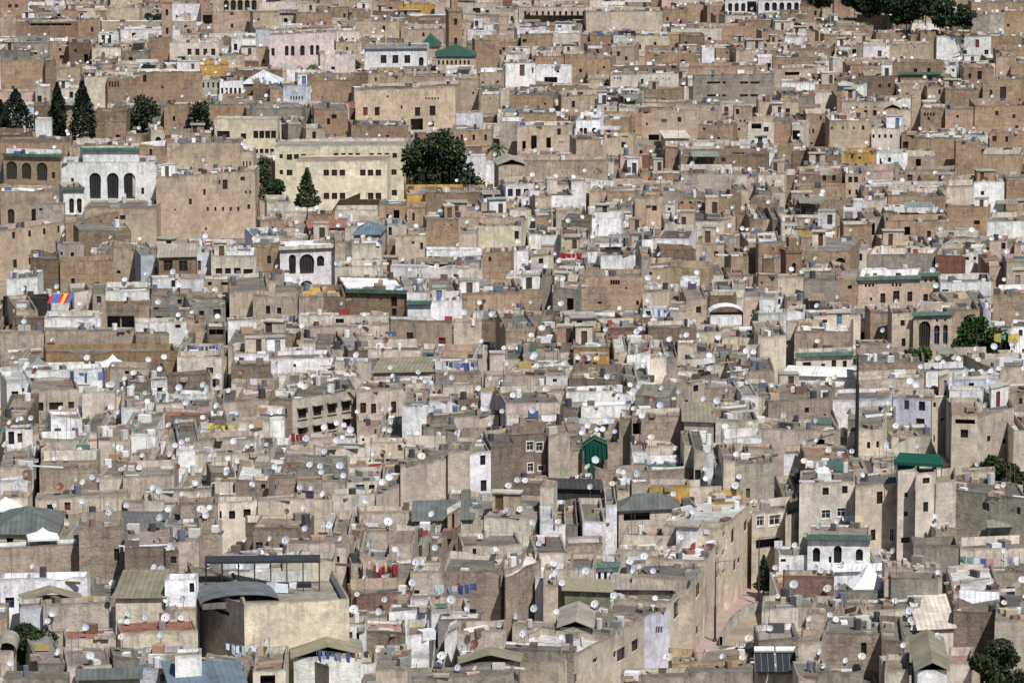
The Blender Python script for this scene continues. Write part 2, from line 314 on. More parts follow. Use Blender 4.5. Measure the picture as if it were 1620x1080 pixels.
DATA = '''
@0,0
0,10,170,10,100 T w=60,38,22,22 w=100,38,22,22
95,130,475,130,240 B o=310,150,250,14 k=9 #long brown hall with a dark slot under its roof edge
475,138,610,95,240 T
0,102,98,102,220 t
650,50,850,40,130 t o=745,72,72,60 o=820,65,34,70 #small sandy house with two wide dark openings
1040,22,1222,22,80 W
1300,72,1620,66,210 t w=1415,158,16,26 w=1575,120,16,16 k=7
1300,-22,1620,-22,70 t A=5,1380,1550,32,32,62 k=7 #long sandy building with five tall dark arches
1225,28,1298,28,180 T o=1265,120,56,56
600,205,720,205,266 W w=630,240,20,50 w=668,240,20,50 #small white house with two blue doors and red roof rf=R
735,182,1100,180,240 W k=4
1035,262,1335,256,352 L R=4,1155,1300,318,25,40 d=1346,328,14,40
1412,235,1560,235,322 W w=1437,288,22,40
1562,180,1640,180,282 K R=3,1580,1612,220,8,70
620,132,1200,130,200 t k=6
0,305,180,310,365 G
0,368,275,365,540 T k=8 #big plain tan block beside the tall cypresses
275,372,342,366,520 B
420,262,560,265,400 B
560,292,738,290,345 L
742,250,900,250,302 t w=755,285,12,14 w=795,282,12,14
902,225,1040,235,375 T
515,482,655,452,660 C k=4 #pale cream blank gable wall beside the cypresses
655,470,830,470,610 T R=4,668,720,515,10,34 o=738,530,40,14
830,440,1230,440,622 T w=835,500,18,50 w=990,532,14,12 w=882,480,22,42 k=7
1230,490,1340,482,572 g R=4,1240,1330,520,11,34
1340,490,1485,485,578 W R=5,1355,1462,555,14,36
1485,512,1705,512,575 B g=pyr,2.4,K k=11 #low brown room under a pale blue pyramid roof
215,530,305,530,632 g w=240,605,26,40
360,540,500,540,625 L
210,640,305,650,722 B
215,725,312,725,842 W
570,682,770,680,742 B
640,742,768,742,842 T
1000,640,1145,640,765 T w=1060,725,16,30
920,790,1000,790,870 C a=965,852,34,34
1308,722,1692,732,955 S R=1,1362,1362,825,78,50 w=1485,832,32,34 R=4,1560,1668,822,30,46 R=6,1530,1690,932,22,46 k=10 n=school_wing #pale cream school wing beside the cypress row
372,990,952,985,1218 W a=578,1135,72,160 a=686,1135,72,160 a=788,1135,72,160 w=440,1107,17,40 w=868,1167,17,40 k=6 h=14 n=palace #gleaming white palace front with three great horseshoe arches
505,908,848,908,992 W e=V k=5 h=16.1 nr=1 n=palace_attic #raised white parapet storey with green tiles above three arches
20,942,370,950,1240 T a=70,1040,66,112 a=160,1044,60,100 a=255,1048,66,112 w=325,1070,20,40 e=V k=7 h=11 n=gallery #brown gallery with three shadowed arches under green eaves
0,872,432,866,935 T k=5
850,896,1020,884,1000 T w=920,930,18,40 k=5
1020,872,1465,870,1010 t w=1243,965,12,14 k=6 #sandy upper storey set back on the massive palace block
1467,926,1547,920,1060 t R=3,1485,1525,1000,9,30 k=4
@400,0
0,75,160,75,165 t w=35,120,12,14
262,75,480,80,150 T
40,12,260,6,55 L
470,47,590,47,110 T
590,62,720,66,115 T
1110,15,1480,15,82 C R=5,900,1105,25,9,14 w=1365,65,45,30 w=1430,70,20,16 #cream house behind the tall minaret
930,182,1165,176,270 t w=1040,212,15,26
1310,190,1465,190,240 W
1410,150,1468,150,190 W w=1458,168,18,30
1500,100,1562,100,165 t a=1530,132,30,54
100,215,505,195,410 Q A=2,205,241,310,23,62 a=300,308,29,62 A=2,358,393,306,23,62 w=122,318,20,46 k=12 n=palace h=13 #pale pink palace with five tall arched windows
410,332,625,322,440 Q k=6
508,192,650,190,250 L R=3,530,610,245,14,20
508,262,650,258,335 t w=575,298,14,20
680,292,1062,286,422 W R=3,797,942,362,36,50 a=1027,376,30,54 k=9 n=townhouse e=U #white townhouse with three square dark windows and one arch
1120,345,1360,345,432 t A=8,1135,1318,382,12,28 g=hip,4.2,V k=13 n=mosque #small mosque under a dark green tiled hip roof
1022,285,1122,285,350 t g=pyr,2.6,V k=5 #small square kiosk under a green tiled pyramid roof
1355,248,1505,246,420 T
1545,330,1640,330,520 W w=1580,370,16,16
1385,442,1530,440,525 t w=1495,500,14,14 w=1402,505,12,14
1175,420,1365,420,468 W k=4
625,552,1235,530,800 t w=757,680,30,52 w=1003,682,32,54 w=1095,676,36,60 w=1088,757,30,34 w=905,655,12,20 w=910,730,10,15 w=820,590,10,14 R=5,1055,1130,602,9,13 o=998,760,76,70 d=685,680,28,50 k=11 h=14 n=palace #huge beige palace with buttressed plain walls and few small windows
1235,482,1380,492,690 t w=1345,570,12,14 k=8
700,450,802,450,525 t w=750,485,14,22
812,450,1215,480,528 t k=4
185,548,355,495,632 K R=5,232,300,598,8,22 #sloping pale blue garden wall house beneath the pyramid tent
360,492,602,490,632 T
104,540,185,540,622 T
0,515,104,520,602 B
0,660,300,660,716 G
325,790,440,780,862 t w=373,825,22,42
215,762,325,760,855 G
372,662,580,670,812 T k=5
600,760,950,770,832 T k=4
135,890,920,885,1290 S rf=G w=172,955,20,26 w=222,960,32,36 w=265,957,30,30 w=308,952,30,24 R=4,508,640,945,26,20 R=4,725,865,950,28,30 w=172,1052,22,28 w=222,1055,36,36 w=860,1052,32,34 w=862,1178,32,36 k=12 h=13 n=school #long pale cream school with rows of dark windows
265,988,818,975,1290 S R=3,447,545,1055,34,38 R=3,670,765,1055,34,38 R=3,447,545,1198,34,40 R=3,670,765,1198,34,40 w=172,1180,20,30 k=4 n=school_annex #lower cream front block of the school with four window triplets
1210,790,1455,790,900 T R=3,1275,1420,840,15,35
1505,742,1640,740,905 g
1240,680,1400,690,770 W w=1280,690,24,20
1275,892,1400,900,950 T
1280,950,1420,950,1000 W
1500,1010,1660,1000,1090 t g=gy,2.2,G
@800,0
80,45,490,45,142 C R=11,120,475,82,14,25 R=2,430,470,142,16,18 k=8 #long cream building with a row of small arched windows
490,72,958,70,195 C k=9 n=building #long blank pale beige building on the far ridge
960,62,1110,55,155 T
1340,0,1540,0,80 W A=3,1370,1450,45,26,50 o=1502,42,56,66 k=6
70,180,268,180,210 W k=4
95,215,276,208,322 T
288,205,452,205,255 L
160,300,300,300,338 L
520,217,660,221,262 T
658,225,752,230,262 W
690,196,792,196,218 D
498,272,650,280,342 T w=560,310,14,20
652,272,780,300,392 t
182,345,355,342,402 T
360,330,500,330,522 T w=458,432,16,22
504,360,640,360,472 T w=593,362,14,14 w=600,412,14,14
185,400,400,400,502 W w=320,437,14,14 o=275,488,80,34 n=townhouse #bright white block wall with a tan doorway
0,390,182,382,532 W d=100,430,30,70 w=165,430,10,34 n=townhouse #tall white house with a narrow tan door
640,402,1055,388,442 B k=5
640,456,804,456,532 L R=3,665,700,478,8,12 k=5
804,460,1055,440,527 L w=833,497,15,30 R=4,880,1000,480,6,10 k=5
1115,410,1515,402,452 T w=1290,412,18,22
1145,460,1640,446,645 G R=1,1268,1268,505,80,14 w=1333,505,20,14 w=1455,505,50,14 w=1522,505,56,14 R=1,1268,1268,583,80,14 w=1333,583,20,14 w=1455,583,50,14 w=1522,583,56,14 k=10 n=building #modern grey concrete block with long dark slot windows
40,577,290,577,662 T w=240,635,12,14
340,592,545,577,692 t w=413,637,20,40
560,592,680,596,625 D
690,572,832,576,640 G R=3,710,755,610,18,40
1040,632,1292,642,668 P k=4
80,692,310,692,750 T
830,667,1290,672,865 t w=860,687,12,16 w=862,757,12,16 w=1060,730,22,30 R=3,955,978,737,9,20 o=905,840,66,36 n=palace k=10 #broad sunlit tan palace wall with a white lean-to at its foot
975,842,1118,842,872 L g=lean,1.2,L k=4
1175,772,1390,752,852 T w=1210,787,14,14 w=1300,845,14,14
1395,652,1505,652,872 t w=1415,682,20,34 R=3,1405,1460,738,10,14 w=1425,790,14,16 w=1415,848,14,16 #square sandy tower house with several small windows
1480,742,1640,740,850 L o=1530,770,60,34 w=1590,790,30,30
70,770,402,760,925 t o=82,880,22,48 o=112,885,22,48 o=172,870,35,84 o=262,872,28,64 w=325,805,22,40 R=3,330,352,868,7,8 n=villa #sandy villa with tall dark doorways along its balcony
430,735,572,730,822 W A=3,436,486,800,22,40 a=540,800,30,40 n=townhouse #white arcaded gallery above a dark porch
430,852,582,850,948 t o=505,895,130,80
590,842,780,832,942 t k=7
700,950,832,950,1022 P w=790,955,14,24
0,987,622,977,1090 t w=345,1050,8,8 w=540,1050,8,8 w=580,1050,8,8 k=8 g2=1
1070,952,1600,946,1012 B w=1328,976,26,26 w=1518,957,28,22 k=5
1430,882,1600,880,932 W k=4
@1200,0
0,5,252,5,76 W A=6,8,232,42,30,52 k=8 n=building #bright white arcade building on the far ridge
90,86,250,86,112 B
255,32,330,40,132 T
462,-8,560,-8,98 T k=4 n=tower h=13 #square tan tower on the far ridge among dark trees
600,96,900,95,138 B k=4
930,140,1100,140,152 W
1300,12,1640,12,95 T R=3,1440,1520,16,26,40 w=1562,20,18,22 k=10 n=fort #big brown fort block at the ridge with pale blue openings
1305,90,1412,88,205 G
1412,88,1500,88,200 g
1500,70,1640,70,205 T w=1525,155,16,18
215,132,345,130,172 P
160,226,300,226,272 W
400,216,590,216,262 T
800,272,1050,266,372 t k=7
235,302,430,300,337 T
465,287,600,285,347 t
640,282,800,276,350 W
820,377,1110,382,452 T
865,446,1110,446,500 B e=V k=5
85,347,340,350,432 T
85,422,330,412,532 t o=205,450,90,20
140,505,345,506,548 W w=148,525,20,34 w=200,525,20,34 w=275,525,30,30
0,452,76,452,562 G
345,470,640,466,502 B w=465,487,24,12 w=567,480,24,12 k=5
480,522,640,522,548 W k=4
642,462,830,462,592 B w=740,525,16,20 w=800,522,16,24
860,512,1030,512,582 t
1030,532,1140,532,602 t w=1037,562,14,40 w=1105,562,16,28
935,545,992,545,802 t k=5
1140,532,1345,560,660 T w=1180,562,22,30
1250,402,1440,422,502 T w=1290,465,16,30 w=1350,460,26,50
1145,402,1205,402,452 W o=1165,428,30,44 w=1188,430,14,20
1450,347,1540,347,472 t k=6
1540,372,1640,372,472 T
1370,490,1600,482,605 T w=1420,570,18,44 w=1493,566,38,70
0,622,245,622,692 t
510,622,770,622,712 t w=655,690,22,34 w=710,690,22,34 R=3,600,710,655,10,10 rf=D
775,660,865,660,712 t g=gy,1.8,t
800,592,930,602,642 W
990,662,1135,662,802 T R=4,1015,1070,700,10,22 w=1040,725,14,18
1140,667,1312,662,782 T w=1215,712,16,18 w=1112,655,20,34
1320,652,1640,642,802 T w=1455,692,20,28 w=1560,710,18,24 w=1578,775,20,18 k=9
690,782,856,782,922 L R=4,702,810,832,15,22 k=7 n=townhouse #pale square house with four small windows below a cluttered green terrace
435,737,690,737,902 t R=3,448,582,782,10,18 w=638,780,16,26 k=8
290,702,432,692,902 T w=310,800,11,26 w=335,800,11,26 w=380,720,11,26 w=405,825,14,14 w=325,875,14,12 w=378,895,14,24 w=405,895,14,24
205,762,275,762,852 L o=230,825,46,58
100,732,200,732,880 T
950,842,1240,842,922 T
1240,802,1400,842,860 W w=1270,825,16,30
1410,802,1640,802,905 T w=1440,847,26,34 w=1515,850,18,34
1205,862,1362,862,1062 T k=8 n=house #plain tan brick block with faint seams and no windows
1362,942,1600,942,1060 T o=1475,975,220,60
520,932,720,932,992 Y w=570,960,14,18 w=617,965,14,18 n=house #small peach orange house next to a white one
720,932,910,932,1005 W w=748,985,17,34 a=800,975,20,30
330,942,510,942,992 B
115,892,200,892,972 T
0,942,56,946,1042 R
@0,270
0,120,322,132,332 t a=65,280,42,92 a=202,272,26,78 k=8 rf=W #sandy palace wing with two tall arched windows and white terrace edge
218,195,392,200,312 g w=248,237,20,16 k=4
-60,376,392,312,740 t w=80,395,17,40 w=177,385,15,40 w=267,372,15,40 w=355,357,12,40 w=85,570,22,52 w=177,552,18,46 k=6 h=7.6 n=rampart #long tall sandy rampart with small slit windows
400,322,952,192,440 T w=505,370,20,28 w=608,312,10,10 w=705,290,14,12 w=795,275,10,10 k=2.5 h=7.5 n=rampart #low brown rampart climbing beneath the white palace
952,42,1555,-2,422 t w=1335,70,11,26 w=1370,85,30,60 w=1243,132,15,36 w=1157,190,18,36 R=5,1262,1450,236,13,25 w=1515,222,18,30 w=1250,357,12,14 w=1478,50,28,24 w=1525,132,10,20 w=1065,240,12,10 w=1498,132,10,20 k=8 h=11.8 n=palace #massive sandy palace block right of the white arched facade
480,402,800,325,432 B k=2
350,450,512,442,528 g w=440,512,20,26 w=375,505,14,20
185,532,366,540,612 B
366,542,692,542,692 T k=6
692,462,856,470,692 t w=722,620,22,20 k=6
858,515,965,512,640 K k=5 w=950,610,18,40
968,530,1192,520,642 B w=1025,580,54,66 w=1117,582,54,66 k=8 g=gx,2.6,G n=house #dark olive house with two barred windows under a grey pitched roof
1192,492,1287,482,637 K d=1215,580,20,60 k=5
1290,520,1562,518,642 L w=1335,613,42,34 w=1390,613,36,34 w=1447,611,42,34 w=1513,616,58,30 R=4,1320,1520,495,30,30 n=house #off-white house with a row of dark windows and drying cloths
40,662,228,645,765 W d=153,732,15,56 k=5
30,772,310,770,872 D k=4 rf=D
448,732,560,730,802 L o=490,745,40,30
565,752,645,752,962 t w=603,787,28,42 w=603,887,28,36 k=5 #narrow sandy tower house with two square windows
645,732,912,730,802 W k=3
645,804,915,804,965 T o=735,925,165,76 k=4
930,662,1100,642,722 W w=1057,690,24,44
1100,652,1240,672,742 W
1240,662,1640,652,742 t w=1280,690,24,24 w=1380,690,60,20 k=6
920,762,1030,762,842 G
1030,762,1168,752,842 G w=1095,800,26,30
1170,832,1376,822,922 G w=1325,865,46,40 w=1230,870,30,30
1400,742,1640,722,902 t d=1385,790,30,60 w=1548,835,26,26 k=8 #sunlit sandy house with rooftop wall next to the grey block
920,852,1180,850,902 G k=4
825,932,1138,910,992 W w=993,942,36,26 w=1085,950,34,22 k=5
830,992,1032,990,1062 T w=880,1062,32,20 w=962,1062,32,20
1135,902,1247,890,1062 T
270,902,612,892,967 W w=330,915,26,26 w=443,912,28,22 w=528,910,24,26 k=5 #low white house with three blue-framed windows
100,852,230,850,892 t
75,902,266,900,972 B o=170,935,160,44
0,992,268,990,1085 t w=78,1030,48,84 w=197,1025,48,78 k=7 #sandy house with two tall narrow dark windows
275,972,820,972,1062 t w=310,1060,46,16 k=6
1390,918,1565,908,968 W k=4 p=.1
1265,952,1375,950,1062 B o=1320,985,90,36
386,112,512,100,262 W a=397,225,22,76 a=435,215,30,92 a=482,215,30,92 k=4 e=V #low white wing with narrow green-shaded arches left of the palace
@400,270
85,192,230,187,237 L
105,252,325,257,287 L
335,272,500,267,322 T
45,312,182,302,352 T o=198,325,20,34
500,242,760,237,277 L k=6
345,350,560,345,372 P g=gx,1.6,R k=5
615,392,770,388,432 C g=hip,3,U k=8 n=pavilion #cream pavilion under a grey-blue hipped metal roof
770,212,940,207,302 T
945,232,1052,222,342 T a=980,282,16,50
1060,302,1256,292,462 T R=3,1170,1250,330,8,8 w=1180,370,8,8 w=1205,400,8,8 #high brown wall with rows of putlog holes
1260,382,1362,380,442 t
1352,332,1640,332,472 S k=9 n=house #broad pale yellow house with rust stained edges
820,322,940,332,402 L w=838,370,20,50
870,422,1056,370,542 t w=1030,460,18,42 w=978,440,14,16 k=6
165,470,500,455,702 W rf=W a=240,572,44,120 a=328,570,92,122 a=412,552,46,66 a=325,695,90,44 k=7 h=12 n=townhouse e=G #white house with a deep triple-arched loggia
0,402,160,400,440 W k=4
0,442,162,442,602 T w=98,545,24,50 k=6
500,442,562,437,560 t
562,442,782,430,542 G
605,452,784,445,522 L k=4
500,592,780,572,642 L k=4
840,575,1250,600,652 W k=5
1010,545,1215,562,590 B g=flat,.1,N pt=2 k=5 #open terrace shaded by an olive flat roof
1060,480,1400,482,522 W w=1180,500,40,30 w=1320,505,30,34 w=1150,500,20,30
1400,502,1577,492,612 T w=1446,540,17,28 k=6
570,722,940,742,892 B w=862,800,36,60 w=862,865,28,44 w=625,765,10,10 w=705,770,10,10 w=780,785,10,10 k=9 e=V rf=W n=hall #long brown hall edged with green tiles beside a white roof
280,768,430,770,852 t k=7 rf=Y
430,768,566,766,872 B k=7 rf=Y
0,722,272,802,922 t w=10,840,26,42 w=92,850,26,50 w=160,855,26,40 k=6
135,702,270,702,802 G
940,742,1062,742,790 W w=990,752,22,40 k=3
945,800,1085,800,912 W o=1015,855,116,100 k=3 e=V
1085,802,1277,782,912 W m=1 k=6 p=.9 n=house #bright white terrace with small merlons on its parapet
1265,762,1640,732,852 T k=6
280,882,832,880,952 L w=390,905,26,44 w=530,917,52,28 k=5
280,962,832,932,992 t k=5
840,902,1217,930,1060 T k=6
1225,932,1396,902,1062 t w=1278,945,22,58 w=1340,940,22,58 m=1 k=5
1395,912,1640,902,1052 B k=6
@800,270
0,82,177,77,172 W R=3,28,125,135,30,46 k=6 #white house with three tall dark windows by the pine
400,62,492,67,112 W
520,52,660,62,97 W
100,167,252,152,217 W
265,152,417,147,222 W k=5 #plain white wall house with a rough edge
510,127,616,117,212 t k=5
620,132,790,122,187 T
852,160,972,150,342 t w=908,230,30,32 w=908,312,12,12 k=5 n=tower_house #tall sandy tower house with one square dark window
788,172,854,162,322 t k=5
970,207,1032,202,252 L w=998,235,18,18
1058,172,1402,162,242 T R=3,1075,1180,195,20,12 k=6
1410,122,1482,112,242 t w=1465,215,12,26
1490,192,1640,192,232 T
180,170,280,150,215 t
340,302,512,312,345 N k=6
520,292,702,282,372 W k=5
0,492,152,482,562 W d=140,570,22,30
152,522,292,512,592 L w=215,552,28,32 k=5
330,492,500,492,532 t
580,518,792,512,602 W R=3,610,752,544,30,44 k=7 n=townhouse rf=D #white house with three square windows over a planted ledge
500,492,578,490,560 W
830,417,902,412,462 W
925,412,1122,417,452 W o=1000,437,24,30
945,472,1160,482,542 B k=5
1160,442,1332,452,562 t w=1285,510,26,36 k=6 #sandy house with faded pale blue lower wall
1480,442,1640,432,622 T k=6
1375,522,1482,515,600 T
1570,532,1640,540,612 B
860,600,1007,580,682 t w=885,628,16,20 k=8
1005,582,1242,590,660 T w=1035,590,18,30
450,642,836,636,852 T R=4,645,690,682,13,28 w=805,810,17,28 w=735,718,10,14 o=575,808,26,14 k=9 n=building #big reddish tan wall with a cluster of four tiny openings
836,742,1000,732,832 t k=6
845,692,940,692,720 L
1065,662,1176,652,712 W w=1130,685,36,46 #tiny white rooftop house with one blue door
285,642,450,622,682 L k=4
290,712,442,722,852 G
0,642,190,642,664 W
0,732,222,712,852 T k=6
1100,782,1227,770,922 t w=1177,850,30,40 k=6
1005,842,1100,860,922 L w=1080,870,30,36
840,842,1000,835,900 K w=870,870,30,30 o=950,872,80,50
1245,762,1410,757,872 B k=7
1262,722,1397,720,752 W k=4
1450,772,1547,762,942 t w=1500,885,12,12 k=6
1250,882,1442,877,942 W g=arch,1.2,W k=4
1550,782,1640,782,850 W w=1590,800,30,40
0,952,190,947,1022 T k=6
190,952,272,950,1010 B R=1,230,230,980,76,44
600,972,830,962,1002 R k=5
870,962,1166,942,1032 B k=7
1166,992,1320,972,1045 C k=5 #pale yellow walled house beside the purplish brown wall
1320,1012,1542,1010,1065 C k=5
110,1052,440,1042,1085 B k=5
@1200,270
0,27,156,15,72 C w=30,68,26,12 w=100,68,26,12
245,20,510,12,84 B A=4,285,460,45,24,36 k=6
215,88,530,88,162 T k=5
530,22,642,12,162 t R=3,560,630,55,24,36 w=558,132,14,30 w=600,132,14,34 w=628,132,14,34 k=6 n=tower_house #sandy tower house with paired arched upper windows
650,2,822,0,62 P
650,72,822,62,92 W
645,102,792,100,140 T
1150,102,1312,97,202 C k=6 #square pale cream block standing on a brown block
1150,217,1402,217,372 T k=8
1395,312,1640,302,402 W o=1560,322,110,20 k=7 #wide white rooftop house by the brown seamed block
790,152,1142,152,202 T k=6
650,182,762,177,217 L w=660,202,18,40
220,182,520,177,232 T k=6
140,317,237,312,387 L R=4,168,228,348,10,20
85,300,138,300,380 B
260,362,470,372,392 Y k=3
520,332,692,332,412 T k=6
770,302,1152,292,392 T k=7
1100,412,1360,412,452 L R=3,1205,1312,450,26,20 k=5
1410,432,1517,422,502 P w=1495,460,26,40
0,442,132,437,520 T
30,522,137,527,612 t o=80,570,100,66
280,492,562,492,562 T a=500,548,60,34 k=6
1080,502,1237,520,632 R k=7 #purplish brown plain wall house
1215,502,1357,492,552 W w=1270,537,30,20 w=1320,535,16,20
660,512,1070,502,602 G k=6
280,662,485,662,837 G k=7 #grey stone walled house beside the peach palace
490,662,605,657,802 T w=558,712,26,24 k=5
607,662,986,637,822 t R=3,655,700,700,13,20 R=3,820,865,698,13,20 w=760,780,30,62 w=842,770,40,72 w=925,770,30,62 w=688,785,14,20 k=8 e=V n=palace #peach palace with green tiled eaves and dark carved windows
986,632,1106,627,817 t R=3,1020,1086,670,13,22 w=1022,780,28,52 w=965,766,15,40 k=8 e=V
0,642,120,632,742 T w=20,685,14,14
1110,682,1420,672,732 W k=6
1430,762,1640,742,912 T k=7
815,872,946,862,1090 t w=880,930,26,36 w=888,1050,24,50 k=7
946,882,1180,852,1090 t a=1015,1000,72,164 a=1090,1005,34,124 a=1142,1002,30,124 w=1090,915,14,16 w=1140,912,14,16 k=7 e=V n=villa #tan villa with one great arch and two lesser arches
1180,852,1350,842,952 T w=1190,925,28,48 k=6
1372,842,1420,842,882 K w=1395,855,24,30
0,770,150,765,860 W w=40,800,30,30 w=120,800,30,34
175,782,272,802,832 t w=220,822,26,18
172,852,277,850,905 W w=215,875,16,36 w=250,875,14,30
0,872,170,867,912 W k=4
220,982,562,975,1085 T k=6
1540,952,1640,950,1020 W w=1600,990,24,40
@0,540
280,62,1080,58,132 O k=6 nr=1 n=garden_wall #rough orange-brown earth bank behind the pointed white tent
110,182,622,162,312 W o=420,200,262,34 k=6 #long white wall with a laundry-hung slot opening
40,252,192,242,322 W w=90,320,42,30 w=140,297,14,24
190,292,482,287,432 t w=243,400,40,52 w=340,396,86,46 w=432,390,36,42 k=7 #sandy house with one wide dark window between two small ones
500,312,702,302,432 L k=6
670,157,917,167,212 t w=775,190,26,22 w=835,195,26,22 k=5 rf=G
920,177,1017,167,232 B k=4
920,236,1022,236,317 W k=4
1080,97,1352,92,182 L k=5
1430,92,1640,72,142 W w=1465,100,20,24 d=1512,100,26,60 k=4
1410,137,1640,142,222 B k=4
1020,212,1282,192,302 B k=7 rf=G
780,262,917,232,312 B k=5
1060,312,1262,330,360 W k=4
740,402,860,402,434 W
860,372,950,362,417 W o=865,398,24,44
952,382,1122,372,422 L
1010,432,1282,462,482 B rf=R k=8
1282,470,1382,452,522 B k=4
1360,372,1442,365,425 P w=1358,395,34,44
1442,362,1640,342,482 T k=6
1390,502,1640,462,552 L d=1578,515,28,66 k=5
310,462,500,457,557 W k=5
0,452,170,447,512 B k=6
35,532,200,527,642 W w=68,590,36,82 d=120,590,30,60 k=5
250,612,480,592,662 L k=5
600,607,796,597,692 t w=722,632,38,62 k=7 d=577,622,15,60 #sandy rooftop room with a brown left wall and one window
800,582,946,562,652 W w=820,608,22,36 w=877,570,26,30 k=6
1085,612,1220,610,660 t
1220,612,1557,572,662 t k=6
1075,672,1190,647,762 W o=1078,705,26,52 d=1125,715,30,82 k=5 #small white rooftop room with a tall dark door
1190,672,1640,692,742 L k=5
240,778,592,772,907 T k=8 #square tan block with weathered dark flank below a dish cluster
0,772,167,762,842 t k=6
0,852,168,842,917 W k=5
750,832,1062,802,912 t d=853,882,52,92 k=7 #sandy house with a tall red-brown door
215,962,790,937,1042 C w=305,1015,38,42 d=410,1007,36,52 w=505,980,32,32 d=592,1000,48,80 w=708,990,62,76 k=6 n=townhouse #low pale yellow house with two red doors and three windows
1100,987,1327,982,1085 T w=1070,1035,22,52 k=7
880,932,1312,892,962 L k=6
1285,802,1432,792,850 B k=6
1310,852,1420,850,922 L k=4
1330,992,1562,952,1262 L w=1345,1060,14,48 w=1415,1060,38,52 w=1507,1050,44,54 k=8 n=townhouse #off-white house with dark streaks and three windows
1432,842,1640,852,962 T w=1605,885,26,30 k=6
@400,540
90,112,492,92,187 W w=318,120,26,30 d=383,130,26,72 w=450,105,32,36 w=255,148,16,20 k=6 #white house with a grey-blue door and two windows
500,112,722,122,180 L k=5
580,62,702,52,105 B
702,52,1022,42,107 L k=5
735,192,1112,177,262 t k=8 g=flat,.1,N pt=.1 #house roofed with a taut olive fabric sheet
1112,112,1342,122,200 W w=1172,138,24,30 w=1213,136,20,26 k=4
1115,207,1392,182,262 T k=6
240,352,632,290,562 g w=300,440,48,62 w=392,425,48,62 w=480,410,48,62 w=567,395,48,62 w=300,552,46,46 w=392,537,46,46 w=480,522,46,46 w=572,500,42,50 k=10 h=11 n=apartment_house #long greyish apartment house with two rows of four shuttered windows
634,302,1112,265,452 t w=672,408,36,66 w=735,412,32,62 w=857,405,32,76 w=975,370,26,16 w=1027,358,26,16 w=1072,345,22,16 k=7 h=11 n=apartment_house #ochre wing of the apartment house with three tall windows
0,342,240,356,562 T w=190,440,34,60 k=8 h=11
280,252,482,240,332 W w=355,310,60,30 d=400,300,16,50 k=4
515,222,662,205,290 t o=580,252,30,60
910,397,1080,382,462 W k=5
1080,362,1217,350,442 W w=1143,378,26,22 k=5
1160,272,1342,262,322 L k=4
1060,472,1202,440,512 G w=1062,478,36,40 w=1152,478,32,34 k=5
1202,472,1382,440,522 P k=5
20,482,190,462,582 W d=35,520,26,72 k=5
340,602,500,572,622 P k=4 d=482,600,28,46
500,602,632,577,626 W k=4
640,572,762,562,614 L w=673,600,16,20 k=4
720,622,932,602,702 C d=835,645,26,80 d=900,650,30,40 k=5
930,642,1192,642,702 C k=6
380,652,692,635,692 L k=5
1040,532,1242,512,602 G k=6
1250,602,1512,582,632 T k=6
1190,662,1320,664,902 t k=8 h=12 #rough sandy corner house beside a pale two-window wall
1320,682,1452,672,922 W w=1332,718,30,56 w=1403,725,32,62 w=1335,868,26,60 w=1408,885,36,70 k=8 h=11.5 n=townhouse #narrow whitish house front with two pairs of windows
1452,642,1602,615,902 B k=9 h=12
900,762,1197,712,952 t k=8 h=11
180,742,562,792,832 G k=6
0,842,272,812,962 T w=65,885,26,30 k=7
270,832,542,862,932 t d=330,840,22,58 w=515,865,30,36 k=6
565,862,802,832,912 L w=585,880,34,36 d=655,890,52,36 w=725,890,36,32 k=6
30,982,272,942,1062 C k=6
272,952,482,960,1042 C d=388,990,32,62 k=5
482,932,742,912,1032 L k=6
750,932,1092,790,1012 t k=6 h=9 #big sunlit rubble wall rising to the right
1092,792,1197,785,1010 t k=3 h=9
650,1052,1100,1022,1120 t k=6
@800,540
415,52,632,22,72 O k=5
450,92,632,82,137 Y k=5
740,82,882,62,132 W d=830,95,16,62 w=780,95,16,30 k=6
982,242,1140,262,402 C w=965,280,20,20 w=1105,370,18,24 k=6 h=9 #cream house corner with a white upper terrace
1140,252,1307,217,382 t w=1160,287,30,40 k=5 h=9
1050,192,1252,172,232 W k=5
1250,137,1362,142,202 L R=3,1262,1342,160,22,34
1362,132,1542,112,190 B k=6
1370,212,1640,142,222 T k=6
1210,292,1442,270,362 T k=6 rf=G
1440,332,1542,330,362 W w=1465,325,36,34 k=4
0,202,242,212,272 P k=5
245,222,377,202,272 W w=300,238,26,20 k=5
385,202,682,240,275 B k=6
370,312,662,292,372 W d=410,345,26,60 d=460,335,22,60 w=560,315,52,42 k=6 rf=G n=house #white house with two dark doors under a thin concrete roof
460,402,802,372,462 W d=480,430,22,56 d=530,425,26,60 o=640,410,120,60 o=740,400,70,60 k=6 rf=W #white veranda house shaded by a slim slab roof
350,402,460,402,472 B k=6
790,332,1002,340,412 G w=967,365,18,32 k=6
0,392,332,352,442 P d=115,415,30,60 d=160,410,28,50 d=252,400,32,60 k=6
360,492,692,502,542 T k=5
692,472,772,472,762 T k=6 h=11.5
770,472,1090,432,602 T o=800,535,52,72 o=845,530,46,62 k=8 #broad brown wall with a black balcony opening
1090,482,1270,492,540 g k=6 g=lean,1.2,N
1280,502,1462,462,532 L k=5
1330,592,1562,572,622 W d=1400,595,24,50 w=1450,595,40,30 d=1500,585,24,50 w=1350,605,40,16 k=6 rf=P
1480,642,1640,652,702 t w=1500,672,18,50 k=5 rf=R
0,572,262,556,822 B x=148,640,38,52 x=205,645,38,52 x=150,775,32,52 x=217,778,36,32 k=7 h=12 n=townhouse #rough brown house front with four white-framed windows
262,572,392,550,852 t k=7 h=12 #plain sandy flank tower right of four-windowed brown house
390,662,470,652,812 T k=6 h=9
465,662,612,645,800 B k=5 h=9
610,614,692,612,752 T k=5 h=9.2
860,642,1032,632,702 L k=6 rf=t
